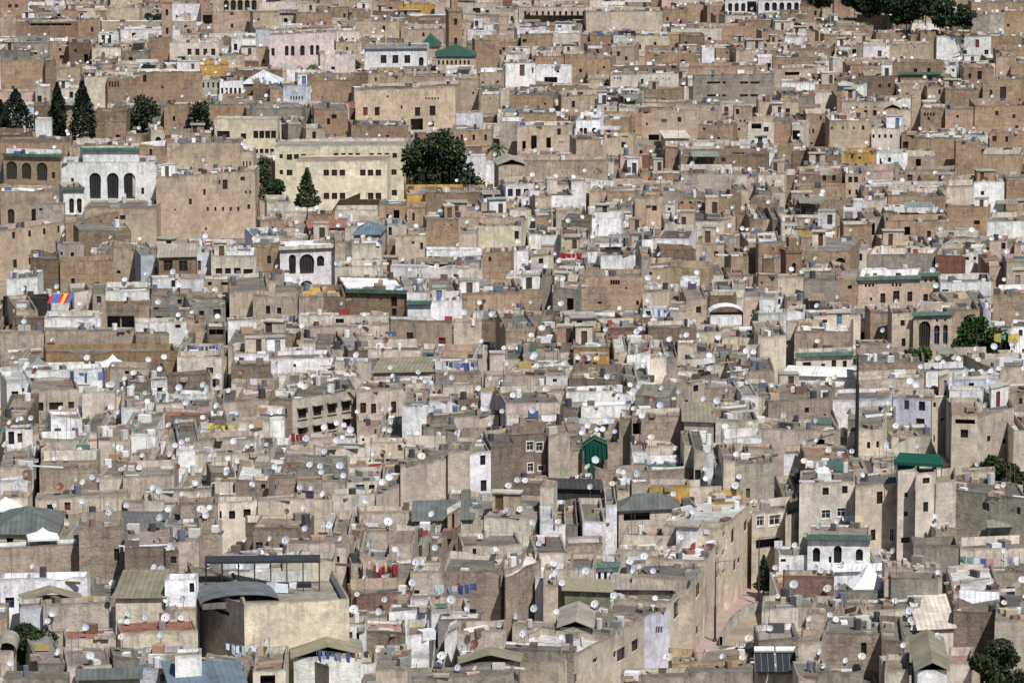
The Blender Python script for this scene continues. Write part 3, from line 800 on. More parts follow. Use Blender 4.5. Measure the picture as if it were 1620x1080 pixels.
770,762,1062,752,790 W e=V k=6 #white terrace wall with a green tiled edge
545,762,880,802,852 T k=5
880,802,1152,765,842 T k=6
770,882,880,842,980 t k=5
875,880,1122,880,982 Y k=6 w=930,920,8,8 w=925,965,8,8 n=house #bright ochre yellow wall beneath a tin roofed terrace
1120,882,1332,880,920 L k=6
1210,982,1412,970,1042 Y k=5 n=house #second ochre yellow wall stepping down to the street
1402,762,1640,722,962 g k=7 d=1480,930,24,60
210,892,292,882,1002 L k=5
300,890,580,900,960 D k=5 g=gx,1.2,D
690,1042,1050,1002,1130 t g=hip,2.6,M k=9 o=800,1070,160,50 n=house #house with a grey-green tin hip roof over a dark veranda
@1200,540
230,82,575,62,182 L w=295,142,50,30 w=395,150,22,28 w=460,145,28,60 w=527,148,24,60 w=585,150,24,40 e=V k=6 n=townhouse #off-white house with five dark windows and greenish eaves
600,132,1012,122,180 T k=6
150,202,570,215,262 W g=hip,1.1,W pt=.1 k=7 h=8 w=300,240,60,30 w=450,240,40,30 #terrace under a broad white sheet roof with red edge
60,372,432,332,472 T w=295,420,26,32 w=405,450,12,12 k=6
600,262,1012,192,290 t k=6
822,337,1060,352,502 K w=905,388,30,58 w=998,395,38,58 w=990,490,52,36 k=7 h=10 n=townhouse #pale blue-white house with tall upper windows
1060,352,1170,322,692 C w=1075,388,16,32 w=1125,478,20,16 w=1035,540,26,30 k=6 h=10 n=townhouse #cream side block with scattered little windows
1180,432,1342,462,602 C w=1180,550,20,46 w=1258,565,46,52 o=1262,490,120,30 k=6
1165,292,1367,292,345 W k=7
1340,452,1560,400,782 t w=1407,597,20,36 w=1502,613,18,32 k=8 h=11 n=townhouse #tall sunlit sandy house with two small windows by the bushes
1492,322,1640,292,420 T w=1600,365,22,40 k=6
1180,242,1482,222,292 K w=1300,270,32,36 d=1365,270,24,50 k=6
430,382,792,332,402 W k=6
545,482,832,452,540 G k=7
600,542,762,510,700 C w=673,635,20,42 w=728,630,16,42 k=6
0,512,500,562,642 P k=6 #long pinkish terrace wall with white posts
155,702,492,652,822 W k=6
300,722,590,832,880 B k=7 rf=B
250,862,590,852,1110 L w=410,915,38,46 w=527,905,34,48 x=413,1060,52,52 x=507,1048,48,52 k=7 h=12 n=apartment_house #beige apartment block with two square and two white-framed windows
592,885,852,860,1260 C w=740,955,36,78 w=703,1190,30,70 x=820,1190,28,80 k=7 h=12 n=apartment_house #beige brick apartment block with string courses
852,782,957,778,1260 L nr=1 w=905,810,22,30 w=903,940,22,30 w=903,1060,26,30 w=903,1225,54,36 k=6 h=14
960,802,1082,792,1260 L nr=1 w=1023,850,42,36 w=1023,1015,30,62 k=7 h=14 n=apartment_house #tall beige stair tower with a barred window near its top
1082,852,1207,842,1120 L nr=1 k=7 h=13
1207,902,1640,962,1160 g w=1390,1010,42,52 w=1590,1035,22,46 k=8 h=12 n=apartment_house #wide greyish block with rugs along its roof terrace
1240,802,1442,782,872 C w=1260,815,22,32 w=1358,820,22,32 k=6
700,760,850,750,850 L w=770,800,24,24 w=820,800,20,24 k=4
@0,800
-40,168,340,172,242 C k=10 g=hip,3.4,M o=60,210,40,30 o=250,200,44,40 n=house #cream house under a wide dark green hipped metal roof
-60,258,482,227,442 T k=2.5 h=10 n=garden_wall #long tan brick wall with faint courses
480,132,752,122,432 T k=6 h=12 n=house #higher tan brick block with a white parapet slab
752,202,1022,212,257 W k=6 g=gx,1.6,M n=house #white house with a dark grey-green pitched metal roof
760,262,1052,222,422 B k=6
1050,242,1212,180,332 t k=5
1212,180,1330,140,300 T k=5
1010,280,1090,280,402 B w=1058,330,36,46 k=5
1500,112,1640,92,237 B k=6
0,442,532,432,582 W k=7 rf=W #long low white parapet wall with clutter behind
145,582,492,570,605 G g=gy,2,N k=7 n=shed #old slumped tin gable shed on a white terrace
120,612,266,602,702 K o=190,650,80,50 k=5
262,607,662,577,752 t k=6 #pinkish sandy blank wall above a narrow red terrace
400,812,706,790,865 C k=5 rf=R
705,560,1000,552,700 C g=lean,1.6,N k=6 #cream backed terrace under a brown-grey tin slope
1005,450,1192,440,600 W k=7 w=1170,500,30,60
735,792,1207,742,862 C w=1158,785,30,32 k=7 rf=R d=1055,755,30,10 n=house #cream walled house with a red tiled terrace full of dishes
1195,482,1490,600,882 g k=11 h=11 nr=1 w=1340,640,120,26 n=building #bare grey flank of the big cream building
1488,592,2130,562,860 S k=13 h=11 p=1 nr=1 rf=G n=building #big blank cream walled building beneath a black pergola
1068,912,1230,904,1000 W k=2.5 h=10.6 nr=1 o=1148,950,130,42 n=skylight #white boxed skylight on the slate blue metal roof
1040,1078,1490,1075,1130 G g=lean,2,U k=11 n=shed #shed with a wide slate blue metal roof
840,1002,1085,960,1110 K k=7 w=1000,1050,50,50 #whitewashed rooftop room with balusters and a black dish
480,1062,850,1040,1110 G g=gx,1.2,M k=6
410,992,682,942,1055 P k=6
0,880,82,880,1020 t k=4 g=arch,.8,G
230,962,402,960,1020 G k=6
20,1040,410,1050,1110 G k=6
690,882,842,962,1020 G k=6
@400,800
0,97,372,92,162 L k=6
0,137,330,132,212 B k=4
985,108,1340,60,250 t k=9 g=gx,2.8,M d=1103,120,38,76 w=1053,115,34,70 n=house #sandy house under a large dark metal barn roof
690,152,832,152,255 t k=7
832,217,975,222,330 t k=6
975,222,1077,167,402 g d=1020,290,22,96 k=6 h=10
1080,222,1272,112,322 T k=6 h=9
180,232,502,212,282 P k=6
600,362,672,332,472 t k=6 w=650,400,16,50
1000,342,1152,342,392 C k=5
1150,387,1512,400,562 T k=8 h=10 n=house #ruined brown roof terrace strewn with washing
1512,402,1640,340,702 T k=7 h=10
960,402,1152,397,532 t k=6
1280,242,1640,232,302 L w=1352,278,22,36 w=1433,265,38,42 k=6
1320,380,1585,372,410 G g=hip,2,G k=7
600,562,962,492,632 R k=6
1090,642,1322,642,692 W k=5
830,660,1090,610,700 W k=5
1130,692,1382,682,780 G k=6
690,742,932,802,882 B k=6
740,892,947,880,1002 t k=6
1170,792,1242,752,982 W k=5 h=8 w=1135,805,50,20 n=house #thin whitewashed tower room with stained flank
940,802,1075,762,892 W w=1050,780,36,26 k=6
1270,962,1620,940,1000 G g=gy,1.8,N k=8
950,1052,1592,1002,1110 G k=7
170,872,465,992,1110 G k=3 h=6
0,1002,200,992,1110 L o=90,1062,92,60 k=6
750,1012,942,972,1110 t k=6
190,760,690,720,850 W k=4 d=585,800,44,60 w=640,800,18,50 h=8 n=courtyard_house #bright white courtyard house with a red-brown door
250,925,660,905,960 W k=7 g=gy,2.3,N h=6.6 p=.1 n=courtyard_roof #grey-brown tin gable covering a white courtyard
1250,770,1540,750,900 t k=6
350,975,820,940,1010 W k=3 h=5.4 p=.7 nr=1 #white parapet wall hung with towels before the tin gable
@800,800
470,92,612,100,187 W k=5
0,432,217,332,652 T k=7 h=10 #broken brown masonry wall stepping up to the right
230,392,372,372,470 t k=6
370,262,592,192,302 T k=5
180,292,377,282,362 L o=205,320,52,42 w=333,305,36,42 k=6
680,262,1052,272,312 L m=1 k=5
755,362,1077,352,412 W w=862,390,42,28 w=795,387,12,18 k=6 #low white rooftop house with one wide dark window
385,382,540,382,442 t k=5
540,382,692,320,462 K R=3,572,646,430,18,52 k=6 rf=N e=V #slim pale blue house wing with three dark doors
660,502,1010,510,560 B g=lean,1.8,G k=7 n=house #house with a big plain grey sheet roof
360,492,640,540,632 N g=gx,1.4,N k=8 n=tent #olive canvas tent standing on a roof terrace
330,735,520,745,770 L g=gy,1.6,G k=7 w=370,730,24,30 w=410,730,24,30
40,695,440,772,832 L k=5
0,862,420,892,942 G k=6
320,955,640,790,1120 C w=420,1060,18,60 w=545,945,20,30 k=7 h=7.5 n=street_house
640,782,848,672,1110 C w=667,910,12,40 w=705,910,34,80 w=748,880,34,76 w=790,855,28,72 w=820,835,18,72 w=590,1055,24,50 w=650,1060,18,50 k=7 h=7 n=street_house #greyish street house with a slanting row of four dark windows
848,672,1002,618,1000 K w=855,785,10,46 R=3,922,952,760,9,44 w=857,885,10,14 k=6 h=6 n=street_house #bluish white street house with three slit windows
1002,582,1142,442,900 C w=1045,630,26,112 w=1100,650,22,44 k=6 h=6.3 n=street_house #yellowish street house with one tall slit window
1142,442,1217,340,850 C w=1175,515,18,90 w=1172,770,12,60 k=6 h=7.6 n=street_house
1217,330,1312,195,760 C w=1297,272,16,60 w=1297,420,14,50 w=1235,310,10,40 k=6 h=7.8 n=street_house
1312,140,1362,100,690 C w=1335,172,14,34 w=1333,287,14,34 w=1335,405,14,24 k=6 h=8.8 n=street_house
1362,100,1482,-12,520 C w=1387,185,14,92 w=1400,370,12,72 w=1465,125,14,64 w=1425,340,12,40 k=7 h=9 n=street_house #tall street house standing at the far end of the lane
1015,960,1180,945,1010 A k=5 h=5.5
1180,950,1500,915,1015 A k=5 h=5.5 #low orange-ochre roof wall at the foot of the lane
700,1042,1110,1022,1110 G k=7
1105,1012,1500,1000,1110 G k=8
@1200,800
-40,40,165,18,260 C x=10,95,42,62 x=100,88,66,62 k=7 h=8.2 o=60,235,150,60 n=shop_house #cream house over a shaded shop front with two green-glazed windows
165,60,345,10,250 C w=187,40,40,90 x=265,48,46,54 k=7 h=8.4
300,182,682,187,392 W a=355,302,46,92 a=485,300,50,112 a=617,302,46,76 w=438,332,15,40 k=6 h=8 e=V n=townhouse #white house with three arched windows and a green roof edge
125,298,312,290,392 W w=152,333,32,20 d=295,340,26,72 k=5 h=6
155,427,462,430,550 R k=3 #low orange brick wall in front of the white arched house
462,512,810,522,570 G k=4
462,430,800,352,500 W g=lean,.1,W k=5
810,432,1097,440,577 G k=7 #grey cement wall beneath a pinkish crenellated parapet
770,372,1122,382,420 P m=1 k=5
945,242,1222,242,342 G k=6 #grey damp-stained wall below a ruined terrace
1150,132,1402,137,190 T k=5
1400,130,1640,140,200 C k=5 w=1500,150,30,40
1230,300,1640,215,362 L k=7
1125,402,1640,392,565 G k=7 #grey rough wall with washing along its top
1190,642,1442,642,765 B k=7
1442,700,1640,690,805 g k=7
1190,542,1480,502,560 t k=6
1240,622,1445,640,650 K g=lean,1.6,K k=6
20,642,242,602,722 L w=245,660,13,70 k=6
405,612,642,602,662 t w=505,632,38,28 k=6
640,642,985,622,672 L k=6
290,655,470,650,740 t k=6
400,772,752,782,1010 T k=8 h=8 #big tan wall turning reddish towards its foot
752,802,892,832,910 B k=6
985,790,1190,700,810 L g=lean,1.2,L k=6
245,832,397,830,932 t k=6
0,830,250,800,905 G k=8
970,1000,1150,1000,1110 W g=gy,1.8,N k=7
1150,952,1302,952,1110 L k=6 h=6.5
1302,972,1352,942,1110 t k=6 h=6.5
770,1002,912,1000,1110 L k=6
350,1010,640,1000,1110 G k=7
'''
DISHES = '''
@0,800
948,375,52 688,470,48 1425,575,80 325,890,58 812,655,48 882,680,36 778,705,38 1025,685,46 1108,683,46 1003,930,60 303,700,40 660,605,52,d 380,110,34
@400,800
110,200,40 535,200,40 598,205,42,r 568,297,42 963,400,44 835,470,46 897,462,44 818,570,44 1162,525,42 1390,187,42 1548,30,58 1490,25,36,r 1500,725,44 1332,755,40 1600,670,56 975,945,46 1125,960,56 1250,985,48 1358,990,42 1270,865,40 905,705,40 485,1015,48 818,835,48,r 30,285,40 640,540,36 780,435,30
@800,800
330,97,44 207,228,44 285,432,46 345,455,50 588,632,46 190,625,56 1115,55,40 1165,62,44 1055,75,34 1172,125,36 1085,190,44 1010,325,40 1355,845,50 1447,855,52 1425,925,48 10,35,60 90,20,50
@1200,800
368,122,44 203,240,44 95,375,40 60,550,36 380,395,40 450,402,36 345,375,40 500,355,34 825,580,44 783,590,44,r 415,662,40 470,692,44 958,695,50 920,760,50 955,745,40 1065,805,50 1110,790,34 1400,835,70 375,975,44 445,1040,60 1465,465,56 1510,450,50 1460,590,40 1500,570,40 1545,550,40 1560,900,36 1490,880,34
@0,540
80,100,36 510,100,46 1013,95,40 228,133,40 150,140,36 712,255,42 797,225,34 1350,213,46 1315,283,38 1390,300,40 1465,305,40 60,495,36 1043,488,52 1095,490,42 640,530,44 790,495,36 493,660,40 740,650,52 1018,635,40 1112,600,36 990,690,48 1035,705,38 822,695,36 405,712,40 335,715,36 740,780,38 857,768,46 1080,765,42,r 460,840,26 500,858,46 558,828,42 595,842,42 447,888,44 1190,865,42 1250,835,40 1515,655,40 1570,640,42 1455,730,44 1300,690,30 1547,872,42 1103,930,38 370,1000,36 672,990,42 845,1000,40 25,200,44 690,400,46 655,410,30,r 878,315,26
@400,540
130,130,38 75,140,34 578,158,34,r 628,162,26,r 880,162,36 912,187,38 1028,200,36 1078,192,30 1245,80,34 1137,80,34 1530,40,34 1580,40,40 1400,215,30,r 1465,225,38 1385,287,42 1590,325,38 380,215,38 415,210,36 462,205,32 75,422,44 130,437,38 172,430,36 782,415,34 830,412,36 1015,395,36 833,490,40 770,537,40 838,543,38 540,510,36 973,555,42 1020,555,46 910,490,40 1260,400,36 1305,410,38 1350,390,38 1380,403,38 1430,410,40 1535,425,36 28,640,42 85,628,30 493,668,42 615,657,40 818,685,34 768,675,32,r 375,752,46 440,760,42 125,765,42 210,765,38,r 330,890,42 400,897,38 10,870,36 1560,880,48 118,250,28,r
@800,540
40,40,40 78,42,32 170,95,46 192,150,42 273,140,44 125,145,34 335,165,30 495,100,34 560,100,44 612,105,38 1010,75,40 1075,82,42 1500,65,40 865,150,38 1000,160,40 840,145,30 760,265,36 950,285,38 1020,305,40 50,330,40 100,328,38 185,318,36,r 243,295,40 660,328,26 628,328,24,r 1388,220,34 1482,247,36 700,440,46 835,450,42 205,505,38 150,500,34 575,500,36 1432,500,34 1005,652,38 693,790,42 718,798,38 672,868,42 92,845,42 135,848,40 20,880,44 1195,777,34 1355,825,40 1038,930,40 1440,948,36
@1200,540
1185,100,42 1240,105,40 1290,112,40 1225,180,34 1270,180,34 1340,185,38 1405,180,38 1480,165,38 1557,165,42 995,155,38 320,235,44 390,255,42 268,245,36 1420,272,42 1460,285,40 785,300,28 825,515,46 780,425,36 815,415,36 948,640,26 445,665,44 215,800,70 1542,875,44 1455,885,40
'''
KEEPOUT = [(26,215,3),(92,215,3),(132,220,3),(220,215,3),(317,210,3),(690,300,5),(486,318,2),(425,300,3),(40,1030,4)]
FREE_VIEWS = [(0,56,205,212),(75,110,210,215),(108,158,222,225),(196,255,210,215),(292,340,205,215),(636,760,295,310),(466,510,320,325),(402,458,315,318),(1508,1610,555,560),(0,80,1045,1055),(1510,1625,1078,1100),(1290,1420,28,28),(1420,1545,48,50),(1110,1205,1018,930),(1420,1480,574,578),(758,814,254,258),(1520,1620,762,766),(545,570,114,116),(480,510,114,116),(546,598,218,222),(218,274,36,38)]
# ---------------------------------------------------------------- the houses read off the photograph
class House: pass
def parse(text):
    out = []; ox = oy = 0
    for line in text.strip().splitlines():
        if line[0] == '@':
            ox, oy = map(int, line[1:].split(',')); continue
        line, _, lab = line.partition('#')
        tk = line.split()
        h = House(); k = 420 / 1620
        x0, y0, x1, y1, yb = map(float, tk[0].split(','))
        h.x0, h.x1 = ox + x0 * k, ox + x1 * k
        h.y0, h.y1, h.yb = oy + y0 * k, oy + y1 * k, oy + yb * k
        h.c = tk[1]; h.lab = lab.strip() or None; h.wins = []; h.o = {}; h.ann = True
        for q in tk[2:]:
            a, _, v = q.partition('=')
            if a in 'wdoax':
                n = [float(z) for z in v.split(',')]
                h.wins.append((a, ox + n[0] * k, oy + n[1] * k, n[2] * k, n[3] * k))
            elif a in 'RA':
                n = [float(z) for z in v.split(',')]
                for i in range(int(n[0])):
                    f = i / max(1, n[0] - 1)
                    h.wins.append(('w' if a == 'R' else 'a', ox + (n[1] + (n[2] - n[1]) * f) * k, oy + n[3] * k, n[4] * k, n[5] * k))
            else: h.o[a] = v
        out.append(h)
    return out
HS = parse(DATA)
for h in HS:
    h.ym = (h.y0 + h.y1) / 2; h.xm = (h.x0 + h.x1) / 2
HS.sort(key=lambda h: -h.ym)
def depth_of(py, zabs): # horizontal distance at which a point of height zabs shows on row py
    r = ray(810, py); return (zabs - HC) / r.z * r.y
def place(h):
    V = (h.yb - h.ym) / scale_at(at_h(810, h.ym, 8).y)
    dep = (h.ym - YH) / FPX
    fronts = [b for b in DONE if min(h.x1, b.x1) - max(h.x0, b.x0) > .15 * min(h.x1 - h.x0, b.x1 - b.x0) and b.ym > h.ym]
    dmin = max([b.D + b.d for b in fronts if b.D < 1e8] or [0])
    lim = 15 if V > 9 else 12.5
    hp = max(min(rnd.uniform(7.5, 10.5), lim), V * .9 + .5)
    if 'h' in h.o: H = float(h.o['h'])
    else:
        H = hp
        D = at_h(810, h.ym, H).y
        if D < dmin + .3:                       # must stand behind its neighbours: lower it
            H = max(2.6, H - (dmin + .3 - D) * (dep + SLOPE))
        elif D > dmin + 3 and dmin > 0:         # close the gap by raising it
            H = min(lim, H + (D - dmin - 1.5) * (dep + SLOPE))
    mid = at_h(h.xm, h.ym, H)
    P0, P1 = at_z(h.x0, h.y0, mid.z), at_z(h.x1, h.y1, mid.z)
    yaw = math.atan2(P1.y - P0.y, P1.x - P0.x)
    if 'h' not in h.o:
        yaw = max(-.3, min(.3, yaw)) * .6 + rnd.uniform(-.03, .03)
        r = ray(h.xm, h.ym); hw = (P1.x - P0.x) / 2; ty = math.tan(yaw)
        r0, r1 = ray(h.x0, h.ym), ray(h.x1, h.ym)     # keep both edges on their sight lines
        P0 = Vector((0, mid.y - hw * ty, mid.z)); P0.x = r0.x / r0.y * P0.y
        P1 = Vector((0, mid.y + hw * ty, mid.z)); P1.x = r1.x / r1.y * P1.y
    h.P0, h.P1, h.z, h.h = P0, P1, mid.z, H
    h.D = mid.y; h.X = mid.x; h.V = V
    h.w = (P1 - P0).length; h.yaw = math.atan2(P1.y - P0.y, P1.x - P0.x)
    d = float(h.o['k']) if 'k' in h.o else rnd.uniform(5, 8.5)
    if 'h' not in h.o:                          # its roof runs back to where the wall behind begins to show, never further
        reach = [depth_of(a.yb - 1.5, h.z) - h.D for a in HS if a.ym < h.ym - 1 and a.yb <= h.ym + 2 and a.yb > h.ym - 75
                 and min(h.x1, a.x1) - max(h.x0, a.x0) > .12 * min(h.x1 - h.x0, a.x1 - a.x0)]
        if reach: d = max(2.5, min(reach)) if min(reach) < 17 else max(d, 9)
    h.d = d
    DONE.append(h)
DONE = []
for h in HS: place(h)
def frame(h):
    a = Vector((math.cos(h.yaw), math.sin(h.yaw), 0)); n = Vector((-a.y, a.x, 0)); b = n
    if h.ann and h.o.get('n') not in ('street_house',):   # party walls run back along the lanes, not square to the front
        m = (h.P0 + h.P1) / 2; b = Vector((m.x, m.y, 0)).normalized(); e = rnd.uniform(-.12, .12)
        b = Vector((b.x * math.cos(e) - b.y * math.sin(e), b.x * math.sin(e) + b.y * math.cos(e), 0))
    h.S = Matrix(((1, b.dot(a), 0, 0), (0, b.dot(n), 0, 0), (0, 0, 1, 0), (0, 0, 0, 1)))
    h.ax, h.bx = a, b
    h.ctr = (h.P0 + h.P1) / 2 + b * (h.d / 2)
    h.gz = ground(h.ctr.y)
    h.H = h.z - h.gz
    h.pts = [h.P0, h.P1, h.P1 + b * h.d, h.P0 + b * h.d]
for h in HS: frame(h)

# ---------------------------------------------------------------- occupancy of the ground plan, 0.5 m cells
GX0, GY0, GN, GM = -140., 318., 560, 1760
occ = np.zeros((GM, GN), bool)
def mark(pts, test=False):
    xs = [(p.x - GX0) * 2 for p in pts]; ys = [(p.y - GY0) * 2 for p in pts]
    i0, i1 = max(0, int(min(xs))), min(GN - 1, int(max(xs)) + 1); j0, j1 = max(0, int(min(ys))), min(GM - 1, int(max(ys)) + 1)
    if i1 <= i0 or j1 <= j0: return 1.
    X, Y = np.meshgrid(np.arange(i0, i1) + .5, np.arange(j0, j1) + .5)
    ins = np.ones(X.shape, bool); n = len(pts)
    for k in range(n):
        ins &= (xs[(k + 1) % n] - xs[k]) * (Y - ys[k]) - (ys[(k + 1) % n] - ys[k]) * (X - xs[k]) >= 0
    sub = occ[j0:j1, i0:i1]
    if test: return float((sub & ins).sum()) / max(1, ins.sum())
    sub |= ins
for h in HS: mark(h.pts)
LANE = [at_h(1185, 925, 0), at_h(1098, 1003, 0), at_h(1060, 1062, 0), at_h(1128, 1062, 0), at_h(1140, 1015, 0), at_h(1172, 975, 0), at_h(1232, 940, 0)]
LANE = LANE[::1]
def lane_mark():
    for a, b, c in ((0, 1, 6), (1, 5, 6), (1, 4, 5), (1, 2, 4), (2, 3, 4)):
        tri = [LANE[a], LANE[b], LANE[c]]
        ar = (tri[1].x - tri[0].x) * (tri[2].y - tri[0].y) - (tri[1].y - tri[0].y) * (tri[2].x - tri[0].x)
        mark(tri if ar > 0 else tri[::-1])
lane_mark()
# ---------------------------------------------------------------- low terraces between a house front and the roofs before it
ax0 = np.array([h.x0 for h in HS]); ax1 = np.array([h.x1 for h in HS]); aD = np.array([h.D for h in HS]); ayb = np.array([h.yb for h in HS])
for (px0, px1, pyb, pD) in FREE_VIEWS:          # trees and masts that must stay in view
    c = at_h((px0 + px1) / 2, pD, 6 if pyb < 1015 or px0 < 1100 else 0)
    ax0 = np.append(ax0, px0); ax1 = np.append(ax1, px1); ayb = np.append(ayb, pyb); aD = np.append(aD, c.y)
TERR = []
def terraces(a):
    if a.o.get('n') in ('street_house', 'rampart', 'garden_wall') : return
    fr = [b for b in HS if b is not a and b.D < a.D - .2 and b.D > a.D - 60 and min(a.x1, b.x1) - max(a.x0, b.x0) > 2]
    xs = sorted({a.x0, a.x1} | {x for b in fr for x in (b.x0, b.x1) if a.x0 + 3 < x < a.x1 - 3})
    seg = [xs[0]]
    for x in xs[1:]:
        if x - seg[-1] > 16 or x == xs[-1]: seg.append(x)
    if len(seg) > 2 and seg[-1] - seg[-2] < 12: seg.pop(-2)
    for x0, x1 in zip(seg, seg[1:]):
        xm = (x0 + x1) / 2; f = (xm - a.x0) / (a.x1 - a.x0); f0, f1 = (x0 - a.x0) / (a.x1 - a.x0), (x1 - a.x0) / (a.x1 - a.x0)
        P = a.P0.lerp(a.P1, f); yD = min(a.P0.lerp(a.P1, f0).y, a.P0.lerp(a.P1, f1).y) - .12
        z = at_y(xm, a.yb + rnd.uniform(-1, 2), yD).z; g = ground(yD)
        if z > a.z - .15: continue
        bk = [b.D + b.d for b in fr if b.x0 < xm < b.x1]
        d = min(13, yD - (max(bk) + .1 if bk else yD - 7))
        if d < .7: continue
        sel = (aD > yD - d - .1) & (np.minimum(ax1, x1) - np.maximum(ax0, x0) > 2) & ~((aD == a.D) & (ax0 == a.x0))
        if sel.any():                           # nor hide any other wall that the photo shows
            r = ray(810, ayb[sel].max() - 1); z = min(z, HC + r.z / r.y * yD)
        if z - g < 1.2: continue
        X0, X1 = ray(x0, a.yb), ray(x1, a.yb)
        h = House(); h.ann = False; h.term = True
        h.P0 = Vector((X0.x / X0.y * (yD - d), yD - d, z)); h.P1 = Vector((X1.x / X1.y * (yD - d), yD - d, z))
        h.z = z; h.h = z - g; h.w = h.P1.x - h.P0.x; h.d = d; h.yaw = 0.; h.D = yD - d; h.X = (h.P0.x + h.P1.x) / 2; h.lab = None; h.wins = []; h.o = {}; h.V = 3
        px, py = proj(h.P0); h.c = rnd.choice('WWLLLCCttgLGCW' if py > 420 else 'WLtttTTTgGL')
        h.x0, h.x1, h.y0, h.y1, h.yb = x0, x1, py, py, py + 25
        frame(h); mark(h.pts); TERR.append(h)
for h in list(HS): terraces(h)
KEEP = []                                       # places kept clear of filler houses (trees, garden)
for (px, py, r_) in KEEPOUT:
    c = at_h(px, py, 0)
    for q in range(1):
        mark([c + Vector((-r_, -r_, 0)), c + Vector((r_, -r_, 0)), c + Vector((r_, r_, 0)), c + Vector((-r_, r_, 0))])

# colour mix by region of the town: near terraces pale, far slope tan
def town_colour(px, py):
    white = 1 if py > 560 else .8 if py > 300 else .55
    tab = [('W', 14 * white), ('L', 19 if py > 420 else 13), ('C', 8), ('t', 22), ('T', 24 + (14 if py < 500 else 0) + (12 if px > 900 and py < 500 else 0)), ('B', 8), ('g', 11 if py > 400 else 5), ('G', 9), ('P', 4), ('K', 2), ('Y', 1), ('R', 2)]
    x = rnd.random() * sum(a for _, a in tab)
    for k, a in tab:
        x -= a
        if x <= 0: return k
    return 't'
FILL = []
def try_fill(X, Y, w_, d, yaw, Hmax):
    h = House(); a = Vector((math.cos(yaw), math.sin(yaw), 0)); b = Vector((-a.y, a.x, 0)); c = Vector((X, Y, 0))
    pts = [c - a * w_ / 2 - b * d / 2, c + a * w_ / 2 - b * d / 2, c + a * w_ / 2 + b * d / 2, c - a * w_ / 2 + b * d / 2]
    if mark(pts, True) > .12: return
    g = ground(Y)
    pr = [proj((p.x, p.y, g + 5)) for p in pts]
    x0, x1 = min(p[0] for p in pr), max(p[0] for p in pr)
    H = Hmax
    back = max(p.y for p in pts); front = min(p.y for p in pts)
    sel = (aD > front) & (np.minimum(ax1, x1) - np.maximum(ax0, x0) > 2)
    if sel.any():
        yb = ayb[sel].max() - 1
        r = ray(810, yb); lim = HC + r.z / r.y * back - g - .2
        H = min(max(H, 11.5 if lim < 11.5 else H), lim)      # rise just to the foot of the wall that shows behind
    mark(pts)
    if H < 2.4: return
    if proj((X, front, g + H))[1] > 1120: return
    h.ann = False; h.P0, h.P1 = pts[0].copy(), pts[1].copy()
    h.z = g + H; h.P0.z = h.P1.z = h.z
    h.h = H; h.w = w_; h.d = d; h.yaw = yaw; h.D = front; h.X = X; h.lab = None; h.wins = []; h.o = {}; h.V = 3
    px, py = proj((X, front, h.z)); h.c = town_colour(px, py)
    h.x0, h.x1, h.y0, h.y1, h.yb = x0, x1, py, py, py + 30
    frame(h); FILL.append(h)
for (wmin, wmax, dmin_, dmax, step) in ((7, 13, 7, 11, 9), (5, 9, 5, 8, 6.), (3.5, 6, 3.5, 6, 4.), (2.6, 4, 2.6, 4, 3.)):
    Y = 324.
    while Y < 1185:
        half = Y * 810 / FPX * 1.07 + 4
        X = -half
        while X < half:
            w_ = rnd.uniform(wmin, wmax); d = rnd.uniform(dmin_, dmax)
            yaw = .13 * math.sin(X * .045 + Y * .013) + .06 * math.sin(X * .11 - Y * .05) + rnd.gauss(0, .04)
            base = 7.6 + 1.6 * math.sin(X * .06 + 1.3) * math.sin(Y * .043) + rnd.gauss(0, 1.9)
            try_fill(X + w_ / 2 + rnd.uniform(-.5, .5), Y + rnd.uniform(-1.5, 1.5), w_, d, yaw, max(3.6, min(13, base)))
            X += w_ * (.97 if wmin > 6 else .6)
        Y += step
ALL = HS + TERR + FILL
ALL.sort(key=lambda h: -h.D)

# ---------------------------------------------------------------- which house shows where (a small picture of ids, painted back to front)
IW, IH = 810, 540
idb = np.full((IH, IW), -1, np.int32); isroof = np.zeros((IH, IW), bool)
def fill_poly(pp, i, roof):
    xs = [p[0] / 2 for p in pp]; ys = [p[1] / 2 for p in pp]
    ar = sum(xs[k] * ys[(k + 1) % len(xs)] - xs[(k + 1) % len(xs)] * ys[k] for k in range(len(xs)))
    if ar < 0: xs, ys = xs[::-1], ys[::-1]
    i0, i1 = max(0, int(min(xs))), min(IW, int(max(xs)) + 2); j0, j1 = max(0, int(min(ys))), min(IH, int(max(ys)) + 2)
    if i1 <= i0 or j1 <= j0: return
    X, Y = np.meshgrid(np.arange(i0, i1) + .5, np.arange(j0, j1) + .5)
    ins = np.ones(X.shape, bool); n = len(xs)
    for k in range(n):
        ins &= (xs[(k + 1) % n] - xs[k]) * (Y - ys[k]) - (ys[(k + 1) % n] - ys[k]) * (X - xs[k]) >= 0
    idb[j0:j1, i0:i1][ins] = i; isroof[j0:j1, i0:i1][ins] = roof
for i, h in enumerate(ALL):
    h.i = i
    T = [proj((p.x, p.y, h.z)) for p in h.pts]; G_ = [proj((p.x, p.y, h.gz - 1)) for p in h.pts]
    for k in (2, 3, 1, 0):
        fill_poly([T[k], T[(k + 1) % 4], G_[(k + 1) % 4], G_[k]], i, False)
    fill_poly(T, i, True)
area = np.bincount(idb[idb >= 0].ravel(), minlength=len(ALL))
jj, ii = np.nonzero(idb >= 0)
cxs = np.bincount(idb[jj, ii], weights=ii * 2., minlength=len(ALL)); cys = np.bincount(idb[jj, ii], weights=jj * 2., minlength=len(ALL))
wallpix = np.bincount(idb[(idb >= 0) & ~isroof].ravel(), minlength=len(ALL))
